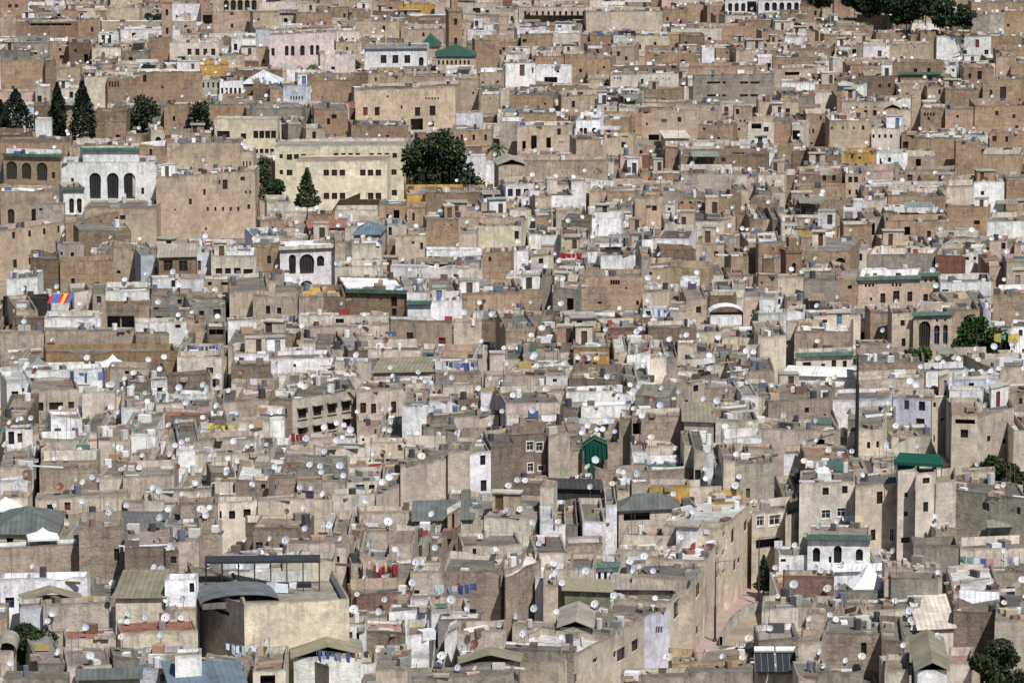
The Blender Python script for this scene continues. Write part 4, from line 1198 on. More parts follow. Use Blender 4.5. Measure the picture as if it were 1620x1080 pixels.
for i, h in enumerate(ALL):
    h.area = int(area[i]); h.cx = cxs[i] / max(1, area[i]); h.cy = cys[i] / max(1, area[i]); h.wall = int(wallpix[i])
def seen(px, py, D):                            # nothing nearer paints over this pixel
    i, j = int(px / 2), int(py / 2)
    if not (0 <= i < IW and 0 <= j < IH): return False
    k = idb[j, i]
    return k < 0 or ALL[k].D >= D - .5
SPECIAL = [h for h in HS if 'n' in h.o and h.o['n'] != 'house' or h.lab and h.area > 60]
spec = set(h.i for h in SPECIAL)
plain = sorted((h for h in ALL if h.i not in spec and h.area > 0), key=lambda h: -h.area)
n_plain = max(0, 300 - sum(1 for h in SPECIAL))
SINGLE = SPECIAL + plain[:n_plain]
single = set(h.i for h in SINGLE)
REST = [h for h in ALL if h.i not in single and h.area >= 3]
print('annotated', len(HS), 'terraces', len(TERR), 'filler', len(FILL), 'special', len(SPECIAL), 'single', len(SINGLE), 'rest', len(REST), 'min area', plain[n_plain - 1].area if n_plain else 0)
# ---------------------------------------------------------------- house geometry
def allowed(X, Y, ztop, half):                  # would something this high hide a wall the photo shows?
    px, py = proj((X, Y, ztop)); hw = half * FPX / Y
    sel = (aD > Y + 1) & (np.minimum(ax1, px + hw) - np.maximum(ax0, px - hw) > 1) & (ayb > py + 9) & (np.abs(ayb - py) < 90)
    return not sel.any()
def hole_loop(u, z0, z1, ww, arch):
    if not arch: return [(u - ww / 2, z0), (u + ww / 2, z0), (u + ww / 2, z1), (u - ww / 2, z1)]
    r_ = ww / 2; zc = z1 - r_ * 1.05; n = 8
    return [(u - r_ * .9, z0), (u + r_ * .9, z0)] + [(u + r_ * math.cos(math.pi * k / n), zc + r_ * 1.05 * math.sin(math.pi * k / n)) for k in range(n + 1)]
def wall_face(mb, w_, y, zb, zt, holes, mat, col, fin, rev=.22, tops=None):
    outer = [(-w_ / 2, zb), (w_ / 2, zb)] + (tops[::-1] if tops else [(w_ / 2, zt), (-w_ / 2, zt)])
    good = []
    for hl in holes:
        us = [p[0] for p in hl]; zs = [p[1] for p in hl]; bb = (min(us), max(us), min(zs), max(zs))
        if bb[0] < -w_ / 2 + .06 or bb[1] > w_ / 2 - .06 or bb[2] < zb + .05 or bb[3] > zt - (.3 if tops else .06): good.append(None); continue
        if any(g and g[1][0] < bb[1] + .03 and g[1][1] > bb[0] - .03 and g[1][2] < bb[3] + .03 and g[1][3] > bb[2] - .03 for g in good): good.append(None); continue
        good.append((hl, bb))
    loops = [outer] + [g[0] for g in good if g]
    if len(loops) == 1:
        mb.poly([(p[0], y, p[1]) for p in outer], mat, col, [(p[0] + w_, zt - p[1]) for p in outer], fin)
    else:
        flat = [p for l in loops for p in l]
        for t3 in tessellate_polygon([[Vector((p[0], p[1], 0)) for p in l] for l in loops]):
            q = [flat[k] for k in t3]
            if (q[1][0] - q[0][0]) * (q[2][1] - q[0][1]) - (q[1][1] - q[0][1]) * (q[2][0] - q[0][0]) < 0: q = q[::-1]
            mb.poly([(p[0], y, p[1]) for p in q], mat, col, [(p[0] + w_, zt - p[1]) for p in q], fin)
        for l in loops[1:]:
            for k in range(len(l)):
                a, b = l[k], l[(k + 1) % len(l)]
                mb.poly([(a[0], y, a[1]), (a[0], y + rev, a[1]), (b[0], y + rev, b[1]), (b[0], y, b[1])], mat, col, [(0, 3)] * 4, fin)
    return [g is not None for g in good]
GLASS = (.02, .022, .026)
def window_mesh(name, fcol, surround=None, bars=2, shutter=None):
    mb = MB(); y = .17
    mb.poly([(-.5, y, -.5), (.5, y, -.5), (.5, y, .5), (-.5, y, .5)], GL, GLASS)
    f = .07
    for a in ((-.5, -.5 + f, -.5, .5), (.5 - f, .5, -.5, .5), (-.5 + f, .5 - f, -.5, -.5 + f), (-.5 + f, .5 - f, .5 - f, .5)):
        mb.box(a[0], a[1], y - .06, y - .004, a[2], a[3], WD, fcol)
    for k in range(1, bars):
        u = -.5 + k / bars; mb.box(u - .025, u + .025, y - .05, y - .004, -.5 + f, .5 - f, WD, fcol)
    if bars == 2: mb.box(-.5 + f, .5 - f, y - .045, y - .006, .12, .15, WD, fcol)
    if surround:
        s_ = .14
        for a in ((-.5 - s_, -.505, -.5 - s_, .5 + s_), (.505, .5 + s_, -.5 - s_, .5 + s_), (-.505, .505, -.5 - s_, -.505), (-.505, .505, .505, .5 + s_)):
            mb.box(a[0], a[1], -.05, .02, a[2], a[3], PL, surround)
    return mb.mesh(name)
WIN = dict(dark=window_mesh('window', (.05, .035, .025)), wood=window_mesh('window', (.12, .06, .035)), white=window_mesh('window', (.7, .69, .66), (.74, .73, .72)),
           blue=window_mesh('window', (.12, .17, .3)), green=window_mesh('window', (.02, .1, .05), (.7, .69, .66)), plain=window_mesh('window', (.035, .03, .028), None, 1),
           bars=window_mesh('window', (.06, .05, .045), None, 5))
hm = MB(); hm.box(-.68, .68, -.45, -.002, .56, .66, PL, (.3, .28, .24), 0, True); hm.box(-.6, .6, -.16, -.002, -.6, -.52, PL, (.34, .31, .27), 0, True); HOOD = hm.mesh('hood')
def door_mesh(col):
    mb = MB(); y = .14
    for k in range(4):
        u = -.5 + k * .25; mb.box(u + .008, u + .242, y, y + .05, -.5, .5, WD, jit(col, .1))
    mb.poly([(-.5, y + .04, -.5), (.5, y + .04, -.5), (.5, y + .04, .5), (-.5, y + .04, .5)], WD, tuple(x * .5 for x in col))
    return mb.mesh('door')
DOOR = dict(red=door_mesh((.16, .035, .03)), brown=door_mesh((.13, .075, .045)), blue=door_mesh((.11, .17, .3)), grey=door_mesh((.2, .2, .21)))
def sheet(mb, kind, w_, d, z, rise, col, ov=.35, mat=SH):
    x0, x1, y0, y1 = -w_ / 2 - ov, w_ / 2 + ov, -d / 2 - ov, d / 2 + ov; t_ = .07
    def plane(pts, uv):
        mb.poly(pts, mat, col, uv)
        lo = [(p[0], p[1], p[2] - t_) for p in pts]
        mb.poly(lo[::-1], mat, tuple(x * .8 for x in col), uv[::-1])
        for k in range(len(pts)):
            a, b = pts[k], pts[(k + 1) % len(pts)]; c, e = lo[(k + 1) % len(pts)], lo[k]
            mb.poly([e, c, b, a], mat, col, [(0, 3)] * 4)
    W_, D_ = x1 - x0, y1 - y0
    if kind == 'gx':
        s_ = math.hypot(D_ / 2, rise)
        plane([(x0, y0, z), (x1, y0, z), (x1, 0, z + rise), (x0, 0, z + rise)], [(0, 0), (W_, 0), (W_, s_), (0, s_)])
        plane([(x1, y1, z), (x0, y1, z), (x0, .01, z + rise), (x1, .01, z + rise)], [(0, 0), (W_, 0), (W_, s_), (0, s_)])
    elif kind == 'gy':
        s_ = math.hypot(W_ / 2, rise)
        plane([(x0, y1, z), (x0, y0, z), (0, y0, z + rise), (0, y1, z + rise)], [(0, 0), (D_, 0), (D_, s_), (0, s_)])
        plane([(x1, y0, z), (x1, y1, z), (.01, y1, z + rise), (.01, y0, z + rise)], [(0, 0), (D_, 0), (D_, s_), (0, s_)])
    elif kind in ('hip', 'pyr'):
        k = min(W_, D_) / 2 * (.999 if kind == 'pyr' else .95)
        if kind == 'pyr': ra, rb = (-.01, 0), (.01, 0)
        elif W_ >= D_: ra, rb = (x0 + k, 0), (x1 - k, 0)
        else: ra, rb = (-.01, 0), (.01, 0)
        s_ = math.hypot(D_ / 2, rise)
        plane([(x0, y0, z), (x1, y0, z), (*rb, z + rise), (*ra, z + rise)], [(0, 0), (W_, 0), (W_ - k, s_), (k, s_)])
        plane([(x1, y1, z), (x0, y1, z), (*ra, z + rise), (*rb, z + rise)], [(0, 0), (W_, 0), (W_ - k, s_), (k, s_)])
        plane([(x1, y0, z), (x1, y1, z), (*rb, z + rise)], [(0, 0), (D_, 0), (D_ / 2, s_)])
        plane([(x0, y1, z), (x0, y0, z), (*ra, z + rise)], [(0, 0), (D_, 0), (D_ / 2, s_)])
    elif kind == 'lean':
        plane([(x0, y0, z), (x1, y0, z), (x1, y1, z + rise), (x0, y1, z + rise)], [(0, 0), (W_, 0), (W_, D_), (0, D_)])
    elif kind == 'flat':
        plane([(x0, y0, z), (x1, y0, z), (x1, y1, z + rise), (x0, y1, z + rise)], [(0, 0), (W_, 0), (W_, D_), (0, D_)])
    elif kind == 'arch':
        n = 8
        for k in range(n):
            a, b = math.pi * k / n, math.pi * (k + 1) / n
            plane([(-x1 * math.cos(a), y1, z + rise * math.sin(a)), (-x1 * math.cos(a), y0, z + rise * math.sin(a)), (-x1 * math.cos(b), y0, z + rise * math.sin(b)), (-x1 * math.cos(b), y1, z + rise * math.sin(b))],
                  [(0, k), (D_, k), (D_, k + 1), (0, k + 1)])
COPING = (.15, .14, .125)
GK = dict(gx=.5, hip=.5, lean=.35, gy=.42)
REST_MB = MB()
SPOTS = []                                      # (house, local x, local y, z) free roof places for dishes and clutter
SHEAR = [None]
class Part:                                     # collects one part of a single house, or goes to the joined far houses
    def __init__(s, root, name): s.root, s.name, s.mb = root, name, (MB(SHEAR[0]) if root else REST_MB)
    def done(s, parent=None):
        return s.mb.build(s.name, parent or s.root) if s.root else None
def unit(root, name, me, loc, sc, parent=None):
    return link(name, me, parent or root, SHEAR[0] @ Vector(loc), sc)
def make_house(h, one):
    M = Matrix.Translation((h.ctr.x, h.ctr.y, h.gz)) @ Matrix.Rotation(h.yaw, 4, 'Z')
    if one:
        nm = h.o.get('n', 'house')
        root = thing(nm, (h.ctr.x, h.ctr.y, h.gz), h.yaw); h.root = root
    else: root = None; REST_MB.M = M @ h.S
    SHEAR[0] = h.S
    o = h.o; r = random.Random(int(h.cx * 31 + h.cy * 17 + h.D))
    base = jit(PAL[h.c], .07, r)
    if h.cy > 430 and h.c in 'TtBPR':           # the nearer quarters are greyer
        lu = sum(base) / 3 * (1.3 if h.c in 'tT' else 1.1); q_ = min(.42, (h.cy - 430) / 420); base = tuple(x * (1 - q_) + lu * y * q_ for x, y in zip(base, (1.04, 1, .93)))
    fin = ROUGH.get(h.c, .05) * r.uniform(.7, 1.15) if r.random() > .12 else r.random() * .6
    w_, d, H = h.w, h.d, h.H
    g = o['g'].split(',') if 'g' in o else None
    pt = float(o.get('pt', 0)); Hw = H - pt
    p = float(o.get('p', r.choice((.15, .2, .3, .45, .6, .8)))) if not g else .05
    if h.ann is False or 'p' not in o:
        p = min(p, Hw * .3)
    # openings of the front
    spec_ = []
    for (ty, cx, cy, ww, hh) in h.wins:
        f = (cx - h.x0) / (h.x1 - h.x0)
        if not -.02 < f < 1.02: continue
        P = h.P0.lerp(h.P1, f); s_ = FPX / P.y * .995
        k = h.w / (h.x1 - h.x0)
        _, ty_ = proj(P); zc = H - (cy - ty_) / s_
        u = (f - .5) * w_; uw = min(ww * k * (1.5 if h.o.get('n') == 'street_house' else 1), w_ * .8)
        spec_.append((ty, u, zc - hh / s_ / 2, zc + hh / s_ / 2, uw))
    if not spec_ and h.V > 1 and not g and (not h.ann or (r.random() < .6 and not (h.lab and ('blank' in h.lab or 'plain' in h.lab or 'no windows' in h.lab)))):
        for q in range(r.choice((0, 1, 1, 2, 2, 3, 4)) if w_ > 4 else r.choice((0, 0, 1))):
            u = r.uniform(-.42, .42) * w_; zc = Hw - p - r.uniform(.8, 3.6); a, b = r.uniform(.5, 1.0), r.uniform(.6, 1.3)
            ty = 'd' if r.random() < .12 else 'o' if r.random() < .2 else 'w'
            if ty != 'w': b = 1.9; a = .9
            if zc - b / 2 > .3: spec_.append((ty, u, zc - b / 2, zc + b / 2, a))
    walls = Part(root, 'wall')
    th = min(.22, w_ * .1, d * .1)
    rag = .0 if g else (.03 if (h.lab and ('school' in h.lab or 'apartment' in h.lab or 'white' in h.lab)) else r.choice((.04, .07, .1, .14)))
    co = [(-w_ / 2, -d / 2), (w_ / 2, -d / 2), (w_ / 2, d / 2), (-w_ / 2, d / 2)]
    ci = [(-w_ / 2 + th, -d / 2 + th), (w_ / 2 - th, -d / 2 + th), (w_ / 2 - th, d / 2 - th), (-w_ / 2 + th, d / 2 - th)]
    cz = [Hw + r.gauss(0, rag) for _ in range(4)]; edges = []
    for k in range(4):
        n_ = (k + 1) % 4; l = math.hypot(co[n_][0] - co[k][0], co[n_][1] - co[k][1]); m_ = 1 if g else max(1, int(l / (1.3 if one else 2.4)))
        fs = [0.] + [(i_ + r.uniform(-.3, .3)) / m_ for i_ in range(1, m_)] + [1.]
        zz = [cz[k] + (cz[n_] - cz[k]) * f for f in fs]
        for i_ in range(1, m_):
            zz[i_] += r.gauss(0, rag * .7) - (r.uniform(.1, min(.45, p + .1)) if r.random() < rag * .9 else 0)
        edges.append((fs, zz, l))
    lp = lambda a, b, f: (a[0] + (b[0] - a[0]) * f, a[1] + (b[1] - a[1]) * f)
    loops = [hole_loop(u, max(z0, .05), min(z1, Hw - .1), ww, ty == 'a') for ty, u, z0, z1, ww in spec_]
    ok = wall_face(walls.mb, w_, -d / 2, -1.6, Hw, loops, PL, base, fin, .22, [(-w_ / 2 + w_ * f, z) for f, z in zip(edges[0][0], edges[0][1])])
    inner = base if r.random() < .6 else jit(PAL[r.choice('WLLtC')], .05, r)
    cop = tuple(base[k] * .28 + COPING[k] * .6 for k in range(3))
    for k in range(4):
        fs, zz, l = edges[k]; n_ = (k + 1) % 4; a, b, ia, ib = co[k], co[n_], ci[k], ci[n_]
        if k:
            walls.mb.poly([(*a, -1.6), (*b, -1.6)] + [(*lp(a, b, f), z) for f, z in zip(fs[::-1], zz[::-1])], PL, jit(base, .05, r),
                          [(0, Hw + 1.6), (l, Hw + 1.6)] + [(l * f, Hw - z) for f, z in zip(fs[::-1], zz[::-1])], fin)
        for i_ in range(len(fs) - 1):
            f0, f1, z0_, z1_ = fs[i_], fs[i_ + 1], zz[i_], zz[i_ + 1]
            walls.mb.poly([(*lp(a, b, f0), z0_), (*lp(a, b, f1), z1_), (*lp(ia, ib, f1), z1_), (*lp(ia, ib, f0), z0_)], RF, cop)
            walls.mb.poly([(*lp(ia, ib, f0), z0_), (*lp(ia, ib, f1), z1_), (*lp(ia, ib, f1), Hw - p), (*lp(ia, ib, f0), Hw - p)], PL, inner, [(l * f0, .5), (l * f1, .5), (l * f1, .5 + p), (l * f0, .5 + p)], .1)
    # low dividing wall over the terrace
    if not g and 'nr' not in o and d > 4 and w_ > 4 and r.random() < .65 and allowed(h.ctr.x, h.ctr.y + d * .2, h.z + .5, w_ * .3):
        yy = r.uniform(-.1, .3) * d; hh = r.uniform(.5, 1.1)
        walls.mb.box(-w_ / 2 + th, w_ / 2 - th, yy, yy + .18, Hw - p - .02, Hw - p + hh, PL, inner, .1, top=COPING, topmat=RF)
    if 'm' in o:
        n_ = max(2, int(w_ / .85))
        for k in range(n_):
            u = -w_ / 2 + (k + .5) * w_ / n_
            walls.mb.box(u - .2, u + .2, -d / 2, -d / 2 + th, Hw + .003, Hw + .42, PL, base, .1)
    walls.done()
    # openings as parts
    style = r.choice(('dark', 'dark', 'wood', 'plain', 'plain', 'blue' if r.random() < .3 else 'dark'))
    if h.c == 'C' and h.lab and 'school' in h.lab: style = 'dark'
    h.nw = 0; h.nd = 0
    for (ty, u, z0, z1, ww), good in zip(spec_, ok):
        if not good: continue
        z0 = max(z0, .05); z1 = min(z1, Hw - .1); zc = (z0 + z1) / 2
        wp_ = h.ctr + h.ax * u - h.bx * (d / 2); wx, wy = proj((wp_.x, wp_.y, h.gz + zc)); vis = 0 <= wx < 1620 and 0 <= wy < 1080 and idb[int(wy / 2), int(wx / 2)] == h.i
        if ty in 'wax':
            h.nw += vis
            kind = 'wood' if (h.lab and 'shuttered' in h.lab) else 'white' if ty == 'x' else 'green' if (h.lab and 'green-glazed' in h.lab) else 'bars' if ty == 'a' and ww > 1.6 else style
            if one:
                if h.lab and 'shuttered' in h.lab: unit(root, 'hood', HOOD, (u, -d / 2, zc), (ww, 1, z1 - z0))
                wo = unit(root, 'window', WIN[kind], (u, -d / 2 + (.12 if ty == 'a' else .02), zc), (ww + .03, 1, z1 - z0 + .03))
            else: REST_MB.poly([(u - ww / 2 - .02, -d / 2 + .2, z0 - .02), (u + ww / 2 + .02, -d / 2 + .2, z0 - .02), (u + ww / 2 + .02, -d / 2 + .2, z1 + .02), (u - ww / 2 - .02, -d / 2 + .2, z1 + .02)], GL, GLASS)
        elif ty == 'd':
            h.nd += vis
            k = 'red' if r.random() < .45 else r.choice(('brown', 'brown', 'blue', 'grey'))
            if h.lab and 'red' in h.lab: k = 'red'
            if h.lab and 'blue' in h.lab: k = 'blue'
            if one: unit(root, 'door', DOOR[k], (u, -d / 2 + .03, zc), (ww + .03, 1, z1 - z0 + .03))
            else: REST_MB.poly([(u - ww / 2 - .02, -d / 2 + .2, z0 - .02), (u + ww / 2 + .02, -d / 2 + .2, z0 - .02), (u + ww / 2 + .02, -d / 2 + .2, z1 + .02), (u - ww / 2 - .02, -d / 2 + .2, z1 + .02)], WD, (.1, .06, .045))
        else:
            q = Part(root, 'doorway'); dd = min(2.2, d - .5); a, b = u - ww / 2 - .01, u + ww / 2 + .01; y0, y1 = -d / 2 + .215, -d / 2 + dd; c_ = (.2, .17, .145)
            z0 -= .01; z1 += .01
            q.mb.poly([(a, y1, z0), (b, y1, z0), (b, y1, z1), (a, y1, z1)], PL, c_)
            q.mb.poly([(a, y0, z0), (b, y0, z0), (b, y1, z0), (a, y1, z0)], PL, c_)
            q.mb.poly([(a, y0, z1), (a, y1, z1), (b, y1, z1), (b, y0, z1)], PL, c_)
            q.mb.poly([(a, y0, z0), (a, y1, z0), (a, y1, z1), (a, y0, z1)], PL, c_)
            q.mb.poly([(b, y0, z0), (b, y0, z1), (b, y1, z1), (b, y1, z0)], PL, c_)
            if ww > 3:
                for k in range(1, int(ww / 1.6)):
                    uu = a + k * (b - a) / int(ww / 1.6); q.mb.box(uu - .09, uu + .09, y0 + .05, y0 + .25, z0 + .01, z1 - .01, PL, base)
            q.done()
    # roof
    if 'rf' in o: rc = jit(PAL[o['rf']], .05, r)
    else: rc = jit(r.choice(((.20, .185, .165), (.16, .15, .135), (.13, .122, .11), (.25, .23, .205), (.52, .51, .5) if r.random() < .55 else (.2, .185, .16), (.23, .19, .15), (.28, .18, .15) if r.random() < .15 else (.18, .168, .15))), .1, r)
    h.rc = rc
    roof = Part(root, 'roof')
    roof.mb.poly([(*q, Hw - p) for q in ci], RF, rc)
    roof.done()
    zr = Hw - p; h.zr = zr; h.roomed = False; h.tin = False
    if g:
        q = Part(root, 'canopy' if pt > .5 else 'roof_sheet'); gc = jit(PAL[g[2]], .05, r)
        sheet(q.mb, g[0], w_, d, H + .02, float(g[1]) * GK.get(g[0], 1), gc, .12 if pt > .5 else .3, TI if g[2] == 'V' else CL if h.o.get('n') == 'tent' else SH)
        q.done()
        if pt > .5:
            for sx in (-1, 1):
                for sy in (-1, 1):
                    q = Part(root, 'post'); q.mb.tube((sx * (w_ / 2 - .15), sy * (d / 2 - .15), zr), (sx * (w_ / 2 - .15), sy * (d / 2 - .15), H + .1), .07, PM, (.2, .19, .18)); q.done()
        if g[0] in ('gx', 'lean', 'arch'):       # side gables closed with wall
            q = Part(root, 'gable'); rs = float(g[1]) * GK.get(g[0], 1) - .05
            for sx in (-1, 1):
                x_ = sx * (w_ / 2 - .02)
                tri = [(x_, -d / 2 + .02, Hw), (x_, d / 2 - .02, Hw), (x_, 0, Hw + rs)] if g[0] == 'gx' else [(x_, -d / 2 + .02, Hw), (x_, d / 2 - .02, Hw), (x_, d / 2 - .02, Hw + rs)] if g[0] == 'lean' else None
                if tri: q.mb.poly(tri if sx > 0 else tri[::-1], PL, base, None, fin)
            if g[0] == 'lean': q.mb.poly([(w_ / 2 - .02, d / 2 - .02, Hw), (-w_ / 2 + .02, d / 2 - .02, Hw), (-w_ / 2 + .02, d / 2 - .02, Hw + rs), (w_ / 2 - .02, d / 2 - .02, Hw + rs)], PL, base, None, fin)
            q.done()
    else:
        a, b = Vector((math.cos(h.yaw), math.sin(h.yaw), 0)), Vector((-math.sin(h.yaw), math.cos(h.yaw), 0))
        # roof room over the stair
        if 'nr' not in o and w_ > 3.6 and d > 3.6 and r.random() < (.42 if h.cy > 300 else .3):
            rw, rd, rh = r.uniform(1.6, min(5.2, w_ * .6)), r.uniform(1.6, min(3, d * .5)), r.uniform(1.6, 2.6)
            ux = r.choice((-1, 1)) * (w_ / 2 - rw / 2 - .3); uy = d / 2 - rd / 2 - .3 if r.random() < .7 else 0
            wp = h.ctr + a * ux + b * uy
            if allowed(wp.x, wp.y + rd / 2, h.gz + zr + rh, rw / 2):
                c_ = jit(PAL[r.choice('WWWLLtgTPC')], .06, r); q = Part(root, 'roof_room')
                m2 = Matrix.Translation((ux, uy, 0))
                sub = MB(q.mb.M @ m2 if q.mb.M is not None else m2)
                dz1 = zr + min(1.85, rh - .15); du = r.uniform(-.25, .25) * rw; dw = r.uniform(.65, .9)
                kk = wall_face(sub, rw, -rd / 2, zr - .05, zr + rh, [hole_loop(du, zr + .05, dz1, dw, False)], PL, c_, .08, .12)
                for (s0, s1) in (((rw / 2, -rd / 2), (rw / 2, rd / 2)), ((rw / 2, rd / 2), (-rw / 2, rd / 2)), ((-rw / 2, rd / 2), (-rw / 2, -rd / 2))):
                    sub.poly([(*s0, zr - .05), (*s1, zr - .05), (*s1, zr + rh), (*s0, zr + rh)], PL, c_, [(0, rh), (2, rh), (2, 0), (0, 0)], .08)
                ro = r.choice((.03, .06, .14, .22))
                sub.box(-rw / 2 - ro, rw / 2 + ro, -rd / 2 - ro, rd / 2 + ro, zr + rh + .003, zr + rh + .14, RF, jit((.4, .38, .34), .15, r), bottom=True)
                q.mb.v, off = q.mb.v, len(q.mb.v)
                q.mb.v += sub.v; q.mb.f += [tuple(i + off for i in f) for f in sub.f]; q.mb.m += sub.m; q.mb.c += sub.c; q.mb.uv += sub.uv
                ob = q.done(); h.roomed = True
                if one: unit(root, 'door', DOOR[r.choice(('brown', 'red', 'blue', 'grey', 'brown'))], (ux + du, uy - rd / 2 - .02, (zr + .05 + dz1) / 2), (dw + .02, 1, dz1 - zr - .05 + .02), ob)
                else: REST_MB.poly([(ux + du - dw / 2, uy - rd / 2 + .11, zr), (ux + du + dw / 2, uy - rd / 2 + .11, zr), (ux + du + dw / 2, uy - rd / 2 + .11, dz1), (ux + du - dw / 2, uy - rd / 2 + .11, dz1)], WD, (.06, .045, .04))
        # tin lean-to
        if 'nr' not in o and w_ > 4 and d > 4 and r.random() < .2:
            rw, rd, rh = r.uniform(2, w_ * .6), r.uniform(1.6, d * .45), r.uniform(1.7, 2.2)
            ux = r.uniform(-.5, .5) * (w_ - rw - .6); uy = d / 2 - rd / 2 - .35; wp = h.ctr + a * ux + b * uy
            if not h.roomed and allowed(wp.x, wp.y + rd / 2, h.gz + zr + rh + .4, rw / 2):
                q = Part(root, 'tin_canopy'); m2 = Matrix.Translation((ux, uy, 0)); sub = MB(q.mb.M @ m2 if q.mb.M is not None else m2)
                sheet(sub, 'lean', rw, rd, zr + rh, .35, jit(r.choice(((.3, .29, .26), (.2, .2, .17), (.42, .42, .43), (.24, .19, .14), (.2, .22, .2))), .1, r), .12)
                for sx in (-1, 1):
                    for sy in (-1, 1): sub.tube((sx * rw * .47, sy * rd * .47, zr), (sx * rw * .47, sy * rd * .47, zr + rh + (.3 if sy > 0 else 0)), .05, WD, (.12, .09, .07), 4)
                off = len(q.mb.v); q.mb.v += sub.v; q.mb.f += [tuple(i + off for i in f) for f in sub.f]; q.mb.m += sub.m; q.mb.c += sub.c; q.mb.uv += sub.uv
                q.done(); h.tin = True
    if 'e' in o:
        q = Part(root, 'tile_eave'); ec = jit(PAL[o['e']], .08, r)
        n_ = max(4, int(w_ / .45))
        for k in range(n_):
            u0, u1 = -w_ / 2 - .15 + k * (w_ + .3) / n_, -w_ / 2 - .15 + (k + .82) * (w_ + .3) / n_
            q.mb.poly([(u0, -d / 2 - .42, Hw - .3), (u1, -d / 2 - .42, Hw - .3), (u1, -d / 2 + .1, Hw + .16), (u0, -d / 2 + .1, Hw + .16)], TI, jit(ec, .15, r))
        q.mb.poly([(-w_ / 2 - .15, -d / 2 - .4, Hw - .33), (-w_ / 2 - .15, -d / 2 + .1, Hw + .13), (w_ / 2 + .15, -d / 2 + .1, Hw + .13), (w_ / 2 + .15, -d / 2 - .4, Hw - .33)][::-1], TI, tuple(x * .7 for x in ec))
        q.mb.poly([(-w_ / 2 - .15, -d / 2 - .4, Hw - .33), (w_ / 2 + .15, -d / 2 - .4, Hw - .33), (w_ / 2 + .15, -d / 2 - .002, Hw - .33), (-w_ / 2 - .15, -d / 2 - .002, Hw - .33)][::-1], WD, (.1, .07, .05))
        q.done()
    REST_MB.M = None
for h in SINGLE: make_house(h, True)
for h in REST: make_house(h, False)
far = REST_MB.build('packed_houses')
tag(far, kind='stuff', label='countless small flat-roofed houses packed between the larger ones')
# ---------------------------------------------------------------- ground and lane
gm = bpy.data.meshes.new('ground')
gv = [(x, y, ground(y) - .02) for y in (-400, 350, 1300, 5000) for x in (-3000, 3000)]
gv[0] = (-3000, -400, -17.5); gv[1] = (3000, -400, -17.5)
gm.from_pydata(gv, [], [(0, 1, 3, 2), (2, 3, 5, 4), (4, 5, 7, 6)])
gm.materials.append(MATS['trodden_earth'])
tag(link('ground', gm), kind='structure')
lm = bpy.data.meshes.new('street')
lp = [Vector((p.x, p.y, p.z + .02)) for p in LANE]
lm.from_pydata(lp, [], [(0, 1, 5, 6), (1, 2, 3, 4), (1, 4, 5)])
lm.materials.append(MATS['lane_paving'])
tag(link('street', lm), kind='structure')
# ---------------------------------------------------------------- standing places on roofs
def roof_spot(px, py, reach=46):
    """house and point where something seen at this pixel can stand: the first roof at or below it in the photo"""
    i = int(px / 2)
    for j in range(int(py / 2), min(IH, int((py + reach) / 2))):
        if 0 <= i < IW and j >= 0 and idb[j, i] >= 0 and isroof[j, i]:
            h = ALL[idb[j, i]]; z = h.gz + getattr(h, 'zr', h.H)
            p = at_z(px, j * 2 + 1, z)
            # stay inside the parapet
            q = p - h.ctr; u = max(-h.w / 2 + .3, min(h.w / 2 - .3, q.dot(h.ax))); v = max(-h.d / 2 + .3, min(h.d / 2 - .3, q.dot(h.bx)))
            p = h.ctr + h.ax * u + h.bx * v; p.z = z
            return h, p
    return None, None
# ---------------------------------------------------------------- satellite dishes
def dish_parts(col, lnb, el):
    n = 14; el = R(el); rad, dep = .5, .13
    T_ = Matrix.Rotation(math.pi / 2 - el, 4, 'X')
    def ring(r_, off): return [T_ @ Vector((r_ * math.cos(2 * math.pi * k / n), r_ * math.sin(2 * math.pi * k / n), dep * (r_ / rad) ** 2 + off)) for k in range(n)]
    mb = MB()
    for off, flip in ((0, False), (-.025, True)):
        R1, R2, R3 = ring(.2, off), ring(.36, off), ring(.5, off); c0 = T_ @ Vector((0, 0, off))
        for k in range(n):
            m = (k + 1) % n
            for f in ([c0, R1[k], R1[m]], [R1[k], R2[k], R2[m], R1[m]], [R2[k], R3[k], R3[m], R2[m]]):
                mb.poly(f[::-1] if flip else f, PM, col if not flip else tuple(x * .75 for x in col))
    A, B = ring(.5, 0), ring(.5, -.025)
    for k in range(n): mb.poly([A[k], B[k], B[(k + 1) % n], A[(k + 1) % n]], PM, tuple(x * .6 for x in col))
    fa = MB(); low = T_ @ Vector((0, -.48, .09)); foc = T_ @ Vector((0, -.12, .52))
    fa.tube(low, foc, .014, PM, (.15, .15, .16), 4)
    fa.tube(foc, foc - T_.to_3x3() @ Vector((0, .03, .14)), .065, PM, lnb, 6)
    ms = MB(); ms.tube((0, .1, -1.), (0, .1, .02), .03, PM, (.2, .2, .2), 5)
    ms.tube((0, .1, 0), T_ @ Vector((0, 0, -.03)), .05, PM, (.16, .16, .16), 5)
    return mb, fa, ms
DV = {}
for k, col, lnb in (('w', (.60, .62, .65), (.06, .06, .06)), ('p', (.46, .50, .56), (.06, .06, .07)), ('i', (.52, .49, .44), (.06, .06, .06)), ('r', (.17, .075, .055), (.3, .28, .25)), ('d', (.035, .035, .04), (.1, .1, .1))):
    DV[k] = dish_parts(col, lnb, dict(w=34, p=26, i=43, r=30, d=20)[k])
DM = {k: [m.mesh(nm) for m, nm in zip(v, ('reflector', 'feed_arm', 'mast'))] for k, v in DV.items()}
DISH = []                                       # (px size, x, y, z of roof, z of centre, diameter, kind, yaw, house)
